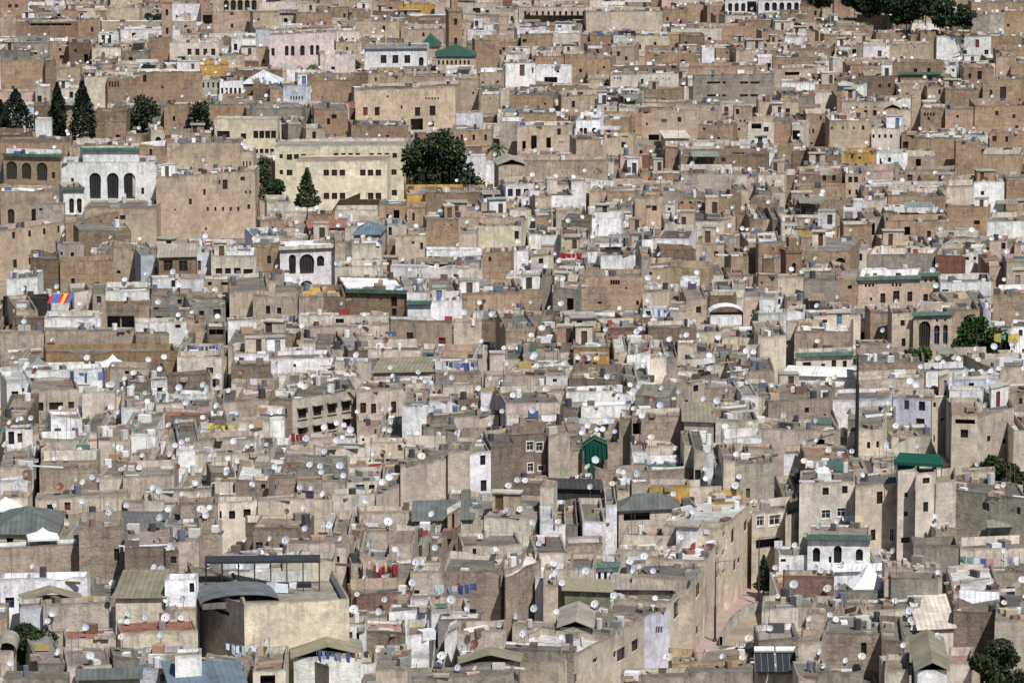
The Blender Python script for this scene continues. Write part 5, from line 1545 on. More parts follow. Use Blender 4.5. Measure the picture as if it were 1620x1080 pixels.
for line in DISHES.strip().splitlines():
    if line[0] == '@': ox, oy = map(int, line[1:].split(',')); continue
    for q in line.split():
        a = q.split(','); k = 420 / 1620
        px, py, sz = ox + float(a[0]) * k, oy + float(a[1]) * k, float(a[2]) * k * .92
        h, p = roof_spot(px, py + sz * .6)
        if h is None: continue
        zc = at_y(px, py, p.y).z
        ml = zc - p.z
        if ml > 3.2 or ml < .2:
            zc = p.z + max(.7, min(3.2, ml))
        dia = min(1.35, max(.55, sz / scale_at(p.y)))
        DISH.append((sz + 100, p.x, p.y, p.z, zc, dia, a[3] if len(a) > 3 else rnd.choice('wwwppi'), -.42 + rnd.gauss(0, .3), h))
hand = len(DISH)
RANDS = []
for h in ALL:
    if h.area < 14 or 'g' in h.o or 'nr' in h.o: continue
    if h.lab and ('school' in h.lab or 'palace' in h.lab or 'fort' in h.lab): continue
    lam = 1.
    n = sum(rnd.random() < .5 for _ in range(int(lam * 2 + h.w * h.d / 45)))
    cu = rnd.uniform(-.4, .4)
    for q in range(n):
        u, v = (max(-.46, min(.46, cu + rnd.gauss(0, .14))) if rnd.random() < .6 else rnd.uniform(-.46, .46)) * h.w, rnd.choice((-.44, -.3, .1, .42)) * h.d
        p = h.ctr + h.ax * u + h.bx * v; zr = h.gz + h.zr; zc = zr + rnd.uniform(.7, 1.7); dia = rnd.uniform(.55, .9)
        px, py = proj((p.x, p.y, zc))
        if not (5 < px < 1615 and 2 < py < 1078) or not seen(px, py + 2, p.y): continue
        if any(abs(px - e[9]) < 4 and abs(py - e[10]) < 4 for e in RANDS[-40:]): continue
        e = (dia * scale_at(p.y), p.x, p.y, zr, zc, dia, rnd.choice('wwwwwppppppiiir'), -.42 + rnd.gauss(0, .34), h, px, py)
        RANDS.append(e); DISH.append(e)
DISH.sort(key=lambda e: -e[0])
print('dishes', len(DISH), 'by hand', hand)
DISH_OBJ = []
far_d = MB()
for n, e in enumerate(DISH):
    sz, x, y, zr, zc, dia, kind, yaw, h = e[:9]
    if n < 300:
        t = thing('satellite_dish', (x, y, zr), yaw)
        rf, fa, ms = DM[kind]
        link('reflector', rf, t, (0, 0, zc - zr), (dia, dia, dia)); link('feed_arm', fa, t, (0, 0, zc - zr), (dia, dia, dia))
        ml = zc - zr
        link('mast', ms, t, (0, 0, ml), (1, 1, ml))
        DISH_OBJ.append((t, e))
    else:
        M = Matrix.Translation((x, y, zc)) @ Matrix.Rotation(yaw, 4, 'Z') @ Matrix.Scale(dia, 4)
        mb = DV[kind][0]; off = len(far_d.v)
        half = len(mb.f)
        for vv in mb.v:
            w4 = M @ Vector(vv); far_d.v.append((w4.x, w4.y, w4.z))
        far_d.f += [tuple(i + off for i in f) for f in mb.f]; far_d.m += mb.m; far_d.c += mb.c; far_d.uv += mb.uv
        far_d.tube((x, y + .1 * dia, zr), (x, y + .1 * dia, zc), .03, PM, (.2, .2, .2), 3)
tag(far_d.build('distant_dishes'), kind='stuff', label='hundreds of small satellite dishes crowding the far roofs')
# ---------------------------------------------------------------- clutter on the terraces
clut = MB(); green = MB()
CC = ((.62, .62, .63), (.5, .48, .44), (.3, .28, .26), (.2, .18, .16), (.35, .24, .16), (.16, .12, .09), (.1, .1, .1), (.42, .33, .24), (.72, .72, .73), (.16, .18, .22), (.25, .27, .26), (.2, .12, .09))
for h in ALL:
    if h.area < 8 or 'g' in h.o or 'nr' in h.o: continue
    if h.lab and 'school' in h.lab: continue
    r = random.Random(int(h.ctr.x * 7 + h.ctr.y * 13)); zr = h.gz + h.zr
    n = int(min(26, h.w * h.d * r.uniform(.05, .32)))
    for q in range(n):
        u, v = r.uniform(-.45, .45) * h.w, (r.uniform(-.45, .45) if r.random() < .6 else r.choice((-.4, .4))) * h.d
        p = h.ctr + h.ax * u + h.bx * v; c_ = jit(r.choice(CC), .1, r); a_ = h.yaw + r.uniform(-.5, .5)
        clut.M = Matrix.Translation((p.x, p.y, zr)) @ Matrix.Rotation(a_, 4, 'Z'); k = r.random()
        if k < .45: s1, s2, s3 = r.uniform(.15, .8), r.uniform(.15, .6), r.uniform(.15, .9); clut.box(-s1, s1, -s2, s2, 0, s3, r.choice((WD, PL, PM, CL)), c_)
        elif k < .62: l_ = r.uniform(.8, 2.2); clut.box(-l_, l_, -.12, .12, .02, r.uniform(.1, .3), WD, c_)
        elif k < .72: clut.tube((0, 0, 0), (0, 0, r.uniform(.7, 1.2)), r.uniform(.25, .45), PM, r.choice(((.7, .7, .72), (.13, .15, .2), (.06, .06, .07), (.5, .5, .5))), 8)
        elif k < .84: clut.tube((0, 0, 0), (0, 0, r.uniform(1.5, 3.6)), .025, PM, (.12, .11, .1), 3)
        elif k < .875:                          # a cloth hung over the parapet
            l_ = r.uniform(.3, .8); cc = r.choice(((.3, .07, .06), (.08, .12, .27), (.6, .6, .64), (.4, .3, .12), (.1, .08, .13), (.4, .26, .28), (.1, .2, .18), (.66, .66, .7)))
            clut.box(-l_, l_, -.05, .05, .1, r.uniform(.5, 1.), CL, cc)
        else:                                   # heap of rubble
            for m in range(4):
                s1 = r.uniform(.15, .4); ux, uy = r.uniform(-.5, .5), r.uniform(-.5, .5); clut.box(ux - s1, ux + s1, uy - s1, uy + s1, 0, s1 * 1.2, PL, jit((.38, .32, .26), .2, r))
    clut.M = None
tag(clut.build('rooftop_clutter'), kind='stuff', label='boxes, planks, tanks and odds and ends strewn over the roof terraces')
# ---------------------------------------------------------------- trees and shrubs
def leaf_mesh(name, pts, sizes, cols, seed=1):
    g = np.random.default_rng(seed); n = len(pts)
    a = g.normal(size=(n, 3)); a /= np.linalg.norm(a, axis=1)[:, None]
    b = g.normal(size=(n, 3)); b -= (a * b).sum(1)[:, None] * a; b /= np.linalg.norm(b, axis=1)[:, None]
    s_ = sizes[:, None]
    V = np.stack([pts - a * s_ * .9, pts + b * s_ * .55, pts + a * s_, pts - b * s_ * .55], 1).reshape(-1, 3)
    me = bpy.data.meshes.new(name)
    me.vertices.add(4 * n); me.vertices.foreach_set('co', V.ravel())
    me.loops.add(4 * n); me.loops.foreach_set('vertex_index', np.arange(4 * n))
    me.polygons.add(n); me.polygons.foreach_set('loop_start', np.arange(0, 4 * n, 4))
    at = me.color_attributes.new('paint', 'FLOAT_COLOR', 'CORNER')
    at.data.foreach_set('color', np.repeat(np.hstack([cols, np.zeros((n, 1))]), 4, axis=0).astype(np.float32).ravel())
    me.materials.append(MATS['leaf']); me.update(calc_edges=True); me.validate()
    return me
def crown_points(kind, n, hw, ht, g):
    """points in a crown of half width hw and height ht, from z = 0 to ht"""
    if kind in ('cypress', 'conifer'):
        z = g.random(n) ** (1.15 if kind == 'cypress' else 1.5)
        prof = hw * np.minimum(1, (1 - z) * (2.2 if kind == 'cypress' else 1.15) + .05) * np.minimum(1, .75 + z * 3)
        if kind == 'cypress': prof = hw * np.clip((1 - z ** 2.2), .08, 1) * np.minimum(1, .7 + z * 2.2)
        th = g.random(n) * 2 * np.pi
        prof = prof * (1 + .22 * np.sin(th * 3 + z * 9) + .16 * np.sin(th * 5 - z * 17))
        r_ = prof * np.sqrt(g.uniform(.35, 1, n))
        return np.stack([r_ * np.cos(th), r_ * np.sin(th), z * ht], 1)
    m = {'pine': 17, 'bush': 9, 'round': 13}.get(kind, 12)   # a heap of unequal clumps
    C_ = []
    while len(C_) < m:
        p = g.uniform(-1, 1, 3)
        if (p ** 2).sum() < 1: C_.append(p)
    C_ = np.array(C_) * [hw * .78, hw * .7, ht * .36] + [0, 0, ht * .52]; rs = g.uniform(.22, .52, m) * min(hw, ht * .8)
    k = g.integers(0, m, n); d = g.normal(size=(n, 3)); d /= np.linalg.norm(d, axis=1)[:, None]
    p = C_[k] + d * (rs[k] * g.uniform(.55, 1.05, n))[:, None] * [1, 1, .8]
    p[:, 2] = np.clip(p[:, 2], 0, ht)
    return p
SEED = [10]
def tree(kind, px, ytop, ybase, hw_px, label, cat='tree', lobes=None, hb=2.5, col=(.035, .055, .022), n=2600, leaf=.3, name=None, group=None, z0=None):
    SEED[0] += 1; g = np.random.default_rng(SEED[0])
    b = at_h(px, ybase, hb) if z0 is None else at_z(px, ybase, z0)
    s_ = scale_at(b.y); hw, ht = hw_px / s_, (ybase - ytop) / s_
    gz = b.z - hb
    t = thing(name or kind + '_tree', (b.x, b.y, gz), g.uniform(0, 6), label, cat, group)
    if lobes:
        q = np.array(lobes, float); C_ = np.stack([(q[:, 0] - px) / s_, g.uniform(-.5, .5, len(q)) * hw, (ybase - q[:, 1]) / s_], 1); rs = q[:, 2] / s_
        k = g.choice(len(q), n, p=rs ** 2 / (rs ** 2).sum()); d = g.normal(size=(n, 3)); d /= np.linalg.norm(d, axis=1)[:, None]
        tuft = np.round(d * 2.3) / 2.3; d = d * .5 + tuft * .5
        pts = C_[k] + d * (rs[k] * g.uniform(.5, 1.08, n))[:, None]; pts[:, 2] = np.maximum(pts[:, 2], .05)
        pts = pts + [0, 0, hb]; t.rotation_euler[2] = 0
    else: pts = crown_points(kind, n, hw, ht, g) + [0, 0, hb]
    cl = np.array(col) * g.uniform(.65, 1.35, (n, 1)) * g.uniform(.85, 1.15, (n, 3))
    o = link('crown', leaf_mesh('crown', pts, g.uniform(.6, 1.35, n) * leaf, cl, SEED[0]), t)
    mb = MB(); rt = max(.07, min(.4, ht * .025)); top = hb + ht * (.85 if kind in ('cypress', 'conifer') else .55)
    mb.tube((0, 0, -.4), (0, 0, top), rt, BK, (.09, .065, .045), 7, rt * .3)
    if kind not in ('cypress', 'conifer'):
        for k in range(6):
            a = g.uniform(0, 6.28); z_ = hb * .6 + ht * g.uniform(.05, .3)
            mb.tube((0, 0, z_), (math.cos(a) * hw * .6, math.sin(a) * hw * .6, z_ + ht * .28), rt * .45, BK, (.09, .065, .045), 5, rt * .15)
    mb.build('trunk', t)
    return t
CY = (.015, .027, .016)
tree('cypress', 26, 141, 217, 27, 'broad dark cypress above the brown arched gallery', n=3600, hb=7.5, col=CY, name='cypress_tree')
tree('cypress', 92, 130, 216, 15, 'slim dark cypress with a pointed top, second from the palace', n=3000, hb=7.5, col=CY, name='cypress_tree')
tree('cypress', 132, 128, 226, 21, 'tallest dark cypress rising behind the white arched palace', n=3800, hb=7.5, col=CY, name='cypress_tree')
tree('cypress', 2, 158, 212, 14, 'dark cypress cut off by the photo edge beside a broad one', n=2000, hb=7.5, col=CY, name='cypress_tree')
tree('round', 220, 152, 222, 24, 'rounded dark tree with a bushy double top behind the palace', n=3400, col=(.03, .05, .024), hb=6, lobes=((211,186,16),(205,203,14),(236,166,14),(224,162,12),(228,186,15),(218,208,16),(246,176,9)))
tree('round', 317, 158, 219, 23, 'dark dense tree beside the pale cream school wing', n=3200, col=(.03, .05, .024), hb=6, lobes=((315,190,18),(320,172,13),(305,206,14),(329,206,14),(311,174,10),(318,212,14)))
tree('pine', 698, 200, 308, 60, 'huge dark spreading pine beside the cream school', n=9500, leaf=.36, col=(.032, .052, .024), hb=6, lobes=((652,243,17),(668,258,22),(663,230,12),(690,226,19),(704,216,15),(716,236,21),(695,262,28),(726,270,24),(742,288,20),(672,286,24),(648,268,12),(757,296,13),(712,295,24)))
tree('conifer', 486, 266, 326, 19, 'young pointed conifer in front of the cream school', n=1500, col=(.05, .075, .03), hb=8.4)
tree('round', 420, 248, 296, 20, 'grey-green olive tree at the corner of the cream school', n=1700, col=(.06, .085, .04), hb=6)
tree('round', 430, 280, 318, 26, 'dark domed tree below the grey-green olive by the school', n=2200, col=(.025, .05, .02), hb=6)
tree('round', 1553, 498, 562, 50, 'bright green broadleaf tree beside the tan arcaded villa', n=5200, col=(.035, .07, .018), hb=8, lobes=((1530,526,17),(1551,514,14),(1571,534,20),(1545,545,22),(1590,548,17),(1517,546,12),(1575,552,16),(1535,508,9),(1600,540,9)))
tree('bush', 1450, 548, 578, 24, 'low green bush at the foot of the tan arcaded villa', 'shrub', hb=9, n=1500, col=(.05, .085, .025), name='shrub')
tree('bush', 1560, 716, 762, 34, 'dark green shrub below the tall sandy house', 'shrub', hb=6, n=2600, col=(.03, .05, .02), name='shrub')
tree('bush', 1600, 735, 772, 30, 'shrub at the photo edge beside the dark one', 'shrub', hb=6, n=2000, col=(.04, .055, .022), name='shrub')
tree('round', 38, 980, 1052, 50, 'dense dark green tree by a small stone turret', n=7000, leaf=.2, col=(.03, .05, .018), hb=6)
tree('bush', 1580, 1012, 1100, 64, 'dark scraggly tree among dishes in the near corner', n=6500, leaf=.2, col=(.03, .042, .02), hb=7, name='scraggly_tree')
for k, (px, yt, yb, hw) in enumerate(((1300, -25, 20, 24), (1352, -20, 26, 26), (1376, -22, 28, 26), (1402, -30, 30, 30), (1434, -18, 42, 28), (1464, -24, 46, 30), (1496, -10, 48, 28), (1524, 6, 52, 20), (1425, 10, 40, 24), (1375, 0, 28, 22))):
    tree('round', px, yt, yb, hw, ('%s dark tree of the grove below the ridge fort' % ('first second third fourth fifth sixth seventh eighth ninth tenth'.split()[k])) + ' counted from the arcade building', n=1500, leaf=.5, col=(.026, .045, .022), hb=12, group='trees of the grove on the ridge')
tree('bush', 246, 20, 38, 28, 'low dark green hedge before the small house with wide openings', 'shrub', hb=7, n=1000, leaf=.4, name='shrub')
tree('bush', 132, 86, 104, 18, 'dark bush between tan walls behind the cypresses', 'shrub', hb=7, n=800, leaf=.4, name='shrub')
tree('bush', 556, 96, 116, 18, 'grey-green bush under the pink palace annexe', 'shrub', hb=7, n=800, leaf=.4, col=(.06, .075, .05), name='shrub')
tree('bush', 935, 126, 144, 15, 'small dark green bush beside the white block wall', 'shrub', hb=7, n=700, leaf=.4, name='shrub')
tree('bush', 1142, 162, 182, 9, 'small round dark bush beside the square sandy tower house', 'shrub', hb=7, n=600, leaf=.35, name='shrub')
tree('bush', 572, 196, 222, 26, 'ragged green shrub behind the long cream school', 'shrub', hb=7, n=1100, leaf=.4, col=(.05, .07, .03), name='shrub')
tree('bush', 450, 184, 222, 14, 'dark bush in the gap behind the school wing', 'shrub', hb=7, n=900, leaf=.4, name='shrub')
tree('bush', 1455, 470, 482, 13, 'small bright green bush over the villa roof', 'shrub', hb=4, n=700, leaf=.25, col=(.06, .1, .03), name='shrub')
tree('bush', 980, 418, 432, 10, 'potted green plants on the ledge of the white three-windowed house', 'plant', hb=3.5, n=500, leaf=.22, col=(.05, .075, .03), name='potted_plant')
for k, (px, yb, hw) in enumerate(((112, 566, 10), (150, 562, 8), (206, 560, 11), (246, 562, 9))):
    tree('bush', px, yb - 13 - k % 2 * 4, yb, hw, ('first second third fourth'.split()[k]) + ' straggly shrub from left on the orange-brown earth bank', 'shrub', hb=7.5, n=420, leaf=.22, col=(.06, .075, .03), name='shrub', group='shrubs on the earth bank')
def palm(px, ytop, ybase, sp, label, hb=8.):
    b = at_h(px, ybase, hb); s_ = scale_at(b.y); gz = b.z - hb; ht = hb + (ybase - ytop) / s_ * .55; r_ = sp / s_
    t = thing('palm_tree', (b.x, b.y, gz), .3, label, 'tree')
    mb = MB(); mb.tube((0, 0, -.3), (0, 0, ht), .28, BK, (.1, .075, .05), 8, .2); mb.build('trunk', t)
    mb = MB(); r = random.Random(5)
    for k in range(34):
        a = k * 2.399; el = r.uniform(-.2, 1.15); p0 = Vector((0, 0, ht)); d_ = Vector((math.cos(a) * math.cos(el), math.sin(a) * math.cos(el), math.sin(el)))
        side = Vector((-math.sin(a), math.cos(a), 0)); prev = p0; pw = .1
        for q in range(1, 5):
            f = q / 4; p = p0 + d_ * r_ * f + Vector((0, 0, -.55 * r_ * f * f)); wq = .34 * (1 - f * .8)
            mb.poly([prev - side * pw, prev + side * pw, p + side * wq + Vector((0, 0, -.1)), p - side * wq + Vector((0, 0, -.1))], LF, jit((.05, .075, .03), .2, r)); prev, pw = p, wq
    mb.build('crown', t)
palm(786, 215, 258, 30, 'feathery grey-green palm between sandy houses')
palm(495, 96, 116, 12, 'small palm at the corner of the pink palace')
# ---------------------------------------------------------------- minarets and turrets
def minaret(px, ytop, wpx, h, body, label, cap='lantern', yaw=.25, trim=None):
    c = at_h(px, ytop, h); s_ = scale_at(c.y); w_ = wpx / s_; gz = ground(c.y); H = c.z - gz
    t = thing('minaret', (c.x, c.y + w_ / 2, gz), yaw, label, 'minaret'); r = random.Random(int(px))
    mb = MB(); holes = [hole_loop(0, H - 3.2 - k * 4.2, H - 1.7 - k * 4.2, min(.8, w_ * .25), True) for k in range(3)]
    wall_face(mb, w_, -w_ / 2, -1, H, holes, PL, body, .3)
    for a in ((w_ / 2, -w_ / 2, w_ / 2, w_ / 2), (w_ / 2, w_ / 2, -w_ / 2, w_ / 2), (-w_ / 2, w_ / 2, -w_ / 2, -w_ / 2)):
        mb.poly([(a[0], a[1], -1), (a[2], a[3], -1), (a[2], a[3], H), (a[0], a[1], H)], PL, body, [(0, H), (w_, H), (w_, 0), (0, 0)], .3)
    mb.poly([(-w_ / 2, -w_ / 2, H - .3), (w_ / 2, -w_ / 2, H - .3), (w_ / 2, w_ / 2, H - .3), (-w_ / 2, w_ / 2, H - .3)], RF, (.3, .27, .24)); mb.build('shaft', t)
    for k in range(3): link('window', WIN['plain'], t, (0, -w_ / 2 + .05, H - 2.45 - k * 4.2), (min(.8, w_ * .25) + .03, 1, 1.55))
    mb = MB(); n = max(3, int(w_ / .7)); e = w_ / 2 + .12
    mb.box(-e, e, -e, e, H - .28, H + .12, PL, trim or tuple(x * .8 for x in body), .2, bottom=True)
    for k in range(n):
        u = -e + (k + .5) * 2 * e / n
        for (x, y) in ((u, -e + .12), (u, e - .12), (-e + .12, u), (e - .12, u)): mb.box(x - .16, x + .16, y - .1, y + .1, H + .12, H + .62, PL, body, .2)
    mb.build('battlement', t)
    mb = MB(); q = w_ * .24
    if cap == 'lantern':
        mb.box(-q, q, -q, q, H + .12, H + w_ * .75, PL, body, .2)
        m2 = H + w_ * .75
        for k in range(4):
            a, b = [(-q, -q), (q, -q), (q, q), (-q, q)][k], [(q, -q), (q, q), (-q, q), (-q, -q)][k]
            mb.poly([(*a, m2 + .003), (*b, m2 + .003), (0, 0, m2 + q * 1.1)], PL, body)
        mb.tube((0, 0, m2 + q), (0, 0, m2 + q + .9), .05, PM, (.45, .33, .1), 5)
    else:
        q = w_ * .3; m2 = H + w_ * .45
        mb.tube((0, 0, H + .1), (0, 0, m2), q, PL, body, 8)
        mb.tube((0, 0, m2 + .003), (0, 0, m2 + q * .9), q * 1.35, TI, (.3, .26, .2), 8, .05)
    mb.build('lantern', t)
    return t
minaret(718, 17, 22, 21, (.36, .25, .16), 'tall brown minaret rising behind the green-roofed mosque')
minaret(1253, 397, 27, 14, (.30, .21, .14), 'square brown minaret with a stubby turret among mixed roofs')
minaret(940, 520, 15, 13, (.46, .37, .22), 'squat yellowish minaret with an eight-sided cap', 'dome', .1)
minaret(263, 3, 17, 20, (.42, .31, .22), 'plain tan tower minaret on the far ridge', 'lantern', .1)
# ---------------------------------------------------------------- special things on roofs
def stand(px, py, reach=60):
    h, p = roof_spot(px, py, reach)
    if h is None: p = at_h(px, py, 7)
    return h, p
# black flat-roofed pergola and barrel roof on the big cream building
cb = [h for h in HS if h.lab and 'big blank cream' in h.lab][0]
pz = cb.gz + cb.zr
P0 = at_z(316, 928, pz); P1 = at_z(498, 916, pz); P0.y = P1.y = cb.ctr.y + cb.d * .22; wq = scale_at(P0.y)
x0, x1 = (314 - 810) / wq, (500 - 810) / wq
t = thing('pergola', ((x0 + x1) / 2, P0.y, pz), .06, 'black steel pergola with a flat dark roof on the cream building', 'pergola')
hw = (x1 - x0) / 2
mb = MB(); mb.box(-hw, hw, -1.3, 1.3, 2.75, 2.98, SH, (.035, .037, .042), bottom=True); mb.build('roof', t)
mb0 = MB(); mb0.tube((0, 0, 0), (0, 0, 2.745), .055, PM, (.04, .04, .045), 5); pm = mb0.mesh('post')
for k in range(8):
    for y in (-1.2, 1.2): link('post', pm, t, (-hw + .1 + k * (2 * hw - .2) / 7, y, 0))
mb = MB(); mb.box(-hw, hw, -1.26, -1.2, .8, .9, PM, (.05, .05, .055), bottom=True); mb.build('rail', t)
bp = at_z(385, 940, pz)
t = thing('barrel_roof', (bp.x - .4, cb.ctr.y - cb.d * .18, pz), cb.yaw, 'low curved grey metal roof in front of the black pergola', 'roof')
mb = MB(); sheet(mb, 'arch', 7.2, 5.5, .55, .75, (.13, .14, .15), .1); mb.build('metal_sheet', t)
mb = MB(); mb.box(-3.55, 3.55, -2.7, 2.7, 0, .54, PL, (.2, .19, .175), .3); mb.build('base', t)
# green fabric canopy on the apartment roof
ch = [h for h in HS if h.lab and 'stair tower' in h.lab][0]
p = ch.ctr.copy(); p.z = ch.gz + ch.zr; p.x = at_y(1453, 740, p.y).x
zc = at_y(1452, 733, p.y).z; s_ = scale_at(p.y); hw = 39 / s_
t = thing('fabric_canopy', (p.x, p.y, p.z), -.12, 'bright green fabric canopy on posts above the apartment roofs', 'canopy')
rise = max(1.5, min(2.1, zc - p.z))
mb = MB(); gcol = (.012, .075, .052)
for a, b in (((-hw, -2.2, rise), (hw, -2.2, rise - .25)),):
    top = [(-hw, -1.7, rise), (hw, -1.7, rise - .2), (hw - .3, 1.8, rise + .2), (-hw + .5, 1.8, rise + .35)]
    mb.poly(top, CL, gcol); mb.poly([(x, y, z - .04) for x, y, z in top][::-1], CL, gcol)
    for k in range(4):
        q0, q1 = top[k], top[(k + 1) % 4]
        mb.poly([(q0[0], q0[1], q0[2] - .3), (q1[0], q1[1], q1[2] - .3), q1, q0], CL, gcol)
mb.build('fabric', t)
for sx, sy in ((-1, -1), (1, -1), (1, 1), (-1, 1)):
    mb = MB(); mb.tube((sx * (hw - .12), sy * 1.6, 0), (sx * (hw - .12), sy * 1.6, rise - .1), .06, PM, (.05, .2, .13), 5); mb.build('post', t)
# green debris net wrapped over a wall
k = 420 / 1620
nh = [h for h in HS if 465 < (h.x0 - 800) / k < 466.9 or abs((h.x0 - 800) / k - 465) < 1]
D0 = min([h.D for h in nh] or [480.]) - .7
def np_(cx, cy, dy=0.): return at_y(800 + cx * k, 540 + cy * k, D0 + dy)
o_ = np_(540, 800)
t = thing('debris_net', o_, 0, 'emerald green debris net draped over a brown wall', 'net')
F = [np_(465, 640) - o_, np_(540, 590) - o_, np_(618, 625) - o_, np_(622, 715) - o_, np_(575, 740) - o_, np_(545, 748) - o_, np_(535, 805) - o_, np_(505, 805) - o_, np_(512, 745) - o_, np_(472, 742) - o_]
up = Vector((0, .9, .25))
mb = MB(); nc = (.01, .07, .056)
mb.poly(F, CL, nc)
for i_ in range(len(F)):
    a, b = F[i_], F[(i_ + 1) % len(F)]; mb.poly([b, a, a + up, b + up], CL, tuple(x * .9 for x in nc))
rr = random.Random(3)
for i_ in range(7):
    f = i_ / 6; a = F[0].lerp(F[2], f) + Vector((0, -.05, .1)); b = F[9].lerp(F[3], f) + Vector((0, -.1, 0))
    mb.tube(a, b, rr.uniform(.06, .13), CL, tuple(x * rr.uniform(.8, 1.3) for x in nc), 4)
mb.build('netting', t)
mb = MB(); mb.tube(F[0] + Vector((0, -.08, 0)), F[1] + Vector((0, -.08, 0)), .05, WD, (.2, .14, .08), 4); mb.tube(F[1] + Vector((0, -.08, 0)), F[2] + Vector((0, -.08, 0)), .05, WD, (.2, .14, .08), 4); mb.build('pole', t)
# tall mast
h, p = stand(1354, 722)
zt = at_y(1354, 560, p.y).z
t = thing('mast', p, 0, 'tall thin dark antenna mast standing on a grey roof', 'mast')
mb = MB(); mb.tube((0, 0, 0), (0, 0, (zt - p.z) * .72), .24, PM, (.02, .02, .025), 7, .2); mb.tube((0, 0, (zt - p.z) * .72), (0, 0, zt - p.z), .14, PM, (.025, .025, .03), 6, .09); mb.build('pole', t)
for z_, l_ in ((.98, 1.3), (.9, .7), (.7, .45)):
    mb = MB(); mb.tube((-l_, 0, (zt - p.z) * z_), (l_, 0, (zt - p.z) * z_), .05, PM, (.06, .06, .07), 4); mb.build('crossarm', t)
# street lamps, tree and wall along the lane
def lamp(px, ybase, ytop, label, arm=-1):
    b = at_h(px, ybase, 0); zt = at_y(px, ytop, b.y).z
    t = thing('street_lamp', b, 0, label, 'street lamp'); H = zt - b.z
    mb = MB(); mb.tube((0, 0, 0), (0, 0, H * .45), .12, PM, (.04, .04, .045), 7); mb.tube((0, 0, H * .45), (0, 0, H), .07, PM, (.04, .04, .045), 6, .05); mb.build('pole', t)
    mb = MB(); mb.tube((0, 0, H - .05), (arm * .9, -.2, H + .1), .035, PM, (.05, .05, .055), 5); mb.build('arm', t)
    mb = MB(); mb.box(arm * 1.2 - .3, arm * 1.2 + .3, -.33, -.07, H + .06, H + .2, PM, (.3, .3, .3), bottom=True); mb.build('lamp_head', t)
    mb = MB(); mb.box(-.2, .2, -.2, .2, 0, .25, PM, (.05, .05, .05)); mb.build('base', t)
lamp(1131, 1014, 888, 'tall black street lamp standing in the pinkish lane', 1)
lamp(1200, 956, 850, 'dark street lamp before the shaded shop front', 1)
lamp(1425, 874, 808, 'slim street lamp against the beige brick apartment block', -1)
lb = at_h(1208, 946, 0)
tree('conifer', 1208, 876, 932, 13, 'small dark conifer growing at the end of the lane', hb=.9, n=1300, leaf=.2, col=(.035, .055, .03))
lw = [at_h(x, y, 0) for x, y in ((1138, 1022), (1146, 1004), (1158, 988), (1174, 975), (1196, 966), (1226, 957))]
t = thing('low_wall', lw[0], 0, 'curving whitish grey wall bordering the lane', 'wall')
mb = MB()
for a, b in zip(lw, lw[1:]):
    a_, b_ = a - lw[0], b - lw[0]; nn = Vector((b_.y - a_.y, a_.x - b_.x, 0)).normalized() * .3; z_ = Vector((0, 0, 1.0)); dn = Vector((0, 0, -.5))
    mb.poly([b_ + dn, a_ + dn, a_ + z_, b_ + z_], PL, (.5, .48, .45), [(0, 1.3), (2, 1.3), (2, .2), (0, .2)]); mb.poly([a_ + nn + dn, b_ + nn + dn, b_ + nn + z_, a_ + nn + z_], PL, (.5, .48, .45), [(0, 1.3), (2, 1.3), (2, .2), (0, .2)])
    mb.poly([a_ + z_, a_ + nn + z_, b_ + nn + z_, b_ + z_][::-1], RF, (.24, .225, .2))
mb.build('masonry', t)
# solar water heaters
for i_, px in enumerate((1209, 1243)):
    h, p = stand(px, 1064); s_ = scale_at(p.y); hw = 16 / s_
    t = thing('solar_heater', p, .02, ('solar water heater, nearer the street wall of the two' if i_ == 0 else 'solar water heater, outer one of the two by the open roof'), 'solar heater', 'solar water heaters')
    mb = MB(); mb.poly([(-hw, -.9, .35), (hw, -.9, .35), (hw, .5, 1.75), (-hw, .5, 1.75)], WD, (.012, .016, .026)); mb.poly([(-hw, -.86, .29), (-hw, .54, 1.69), (hw, .54, 1.69), (hw, -.86, .29)], PM, (.3, .3, .3)); mb.build('collector', t)
    for q in range(4): mb = MB(); u = -hw + q * 2 * hw / 3; mb.tube((u, -.92, .36), (u, .48, 1.77), .025, PM, (.12, .13, .14), 4); mb.build('frame_bar', t)
    mb = MB(); mb.tube((-hw, .55, 2.0), (hw, .55, 2.0), .3, PM, (.72, .72, .73), 10); mb.build('tank', t)
    for u in (-hw + .2, hw - .2): mb = MB(); mb.tube((u, .55, 0), (u, .55, 1.65), .035, PM, (.3, .3, .3), 4); mb.build('leg', t)
# striped awning, white tents, small white shades
h, p = stand(98, 478); zt = at_y(98, 466, p.y).z; s_ = scale_at(p.y); hw = 18 / s_
t = thing('striped_awning', (p.x, p.y, p.z), 0, 'red, blue and yellow striped awning on a rooftop', 'awning')
zz = max(.9, zt - p.z)
for k_, c_ in enumerate(((.5, .03, .03), (.04, .14, .4), (.04, .14, .4), (.5, .03, .03), (.55, .4, .05), (.4, .03, .05), (.04, .14, .4))):
    u0, u1 = -hw + k_ * 2 * hw / 7, -hw + (k_ + 1) * 2 * hw / 7
    mb = MB(); mb.poly([(u0 - .4, -.8, zz - 1.0), (u1 - .4, -.8, zz - 1.0), (u1, .8, zz), (u0, .8, zz)], CL, c_); mb.build('stripe', t)
for u in (-hw, hw):
    for a_, b_, c_ in ((u - .3, -.78, zz - .95), (u, .78, zz)): mb = MB(); mb.tube((a_, b_, 0), (a_, b_, c_), .04, PM, (.2, .2, .2), 4); mb.build('post', t)
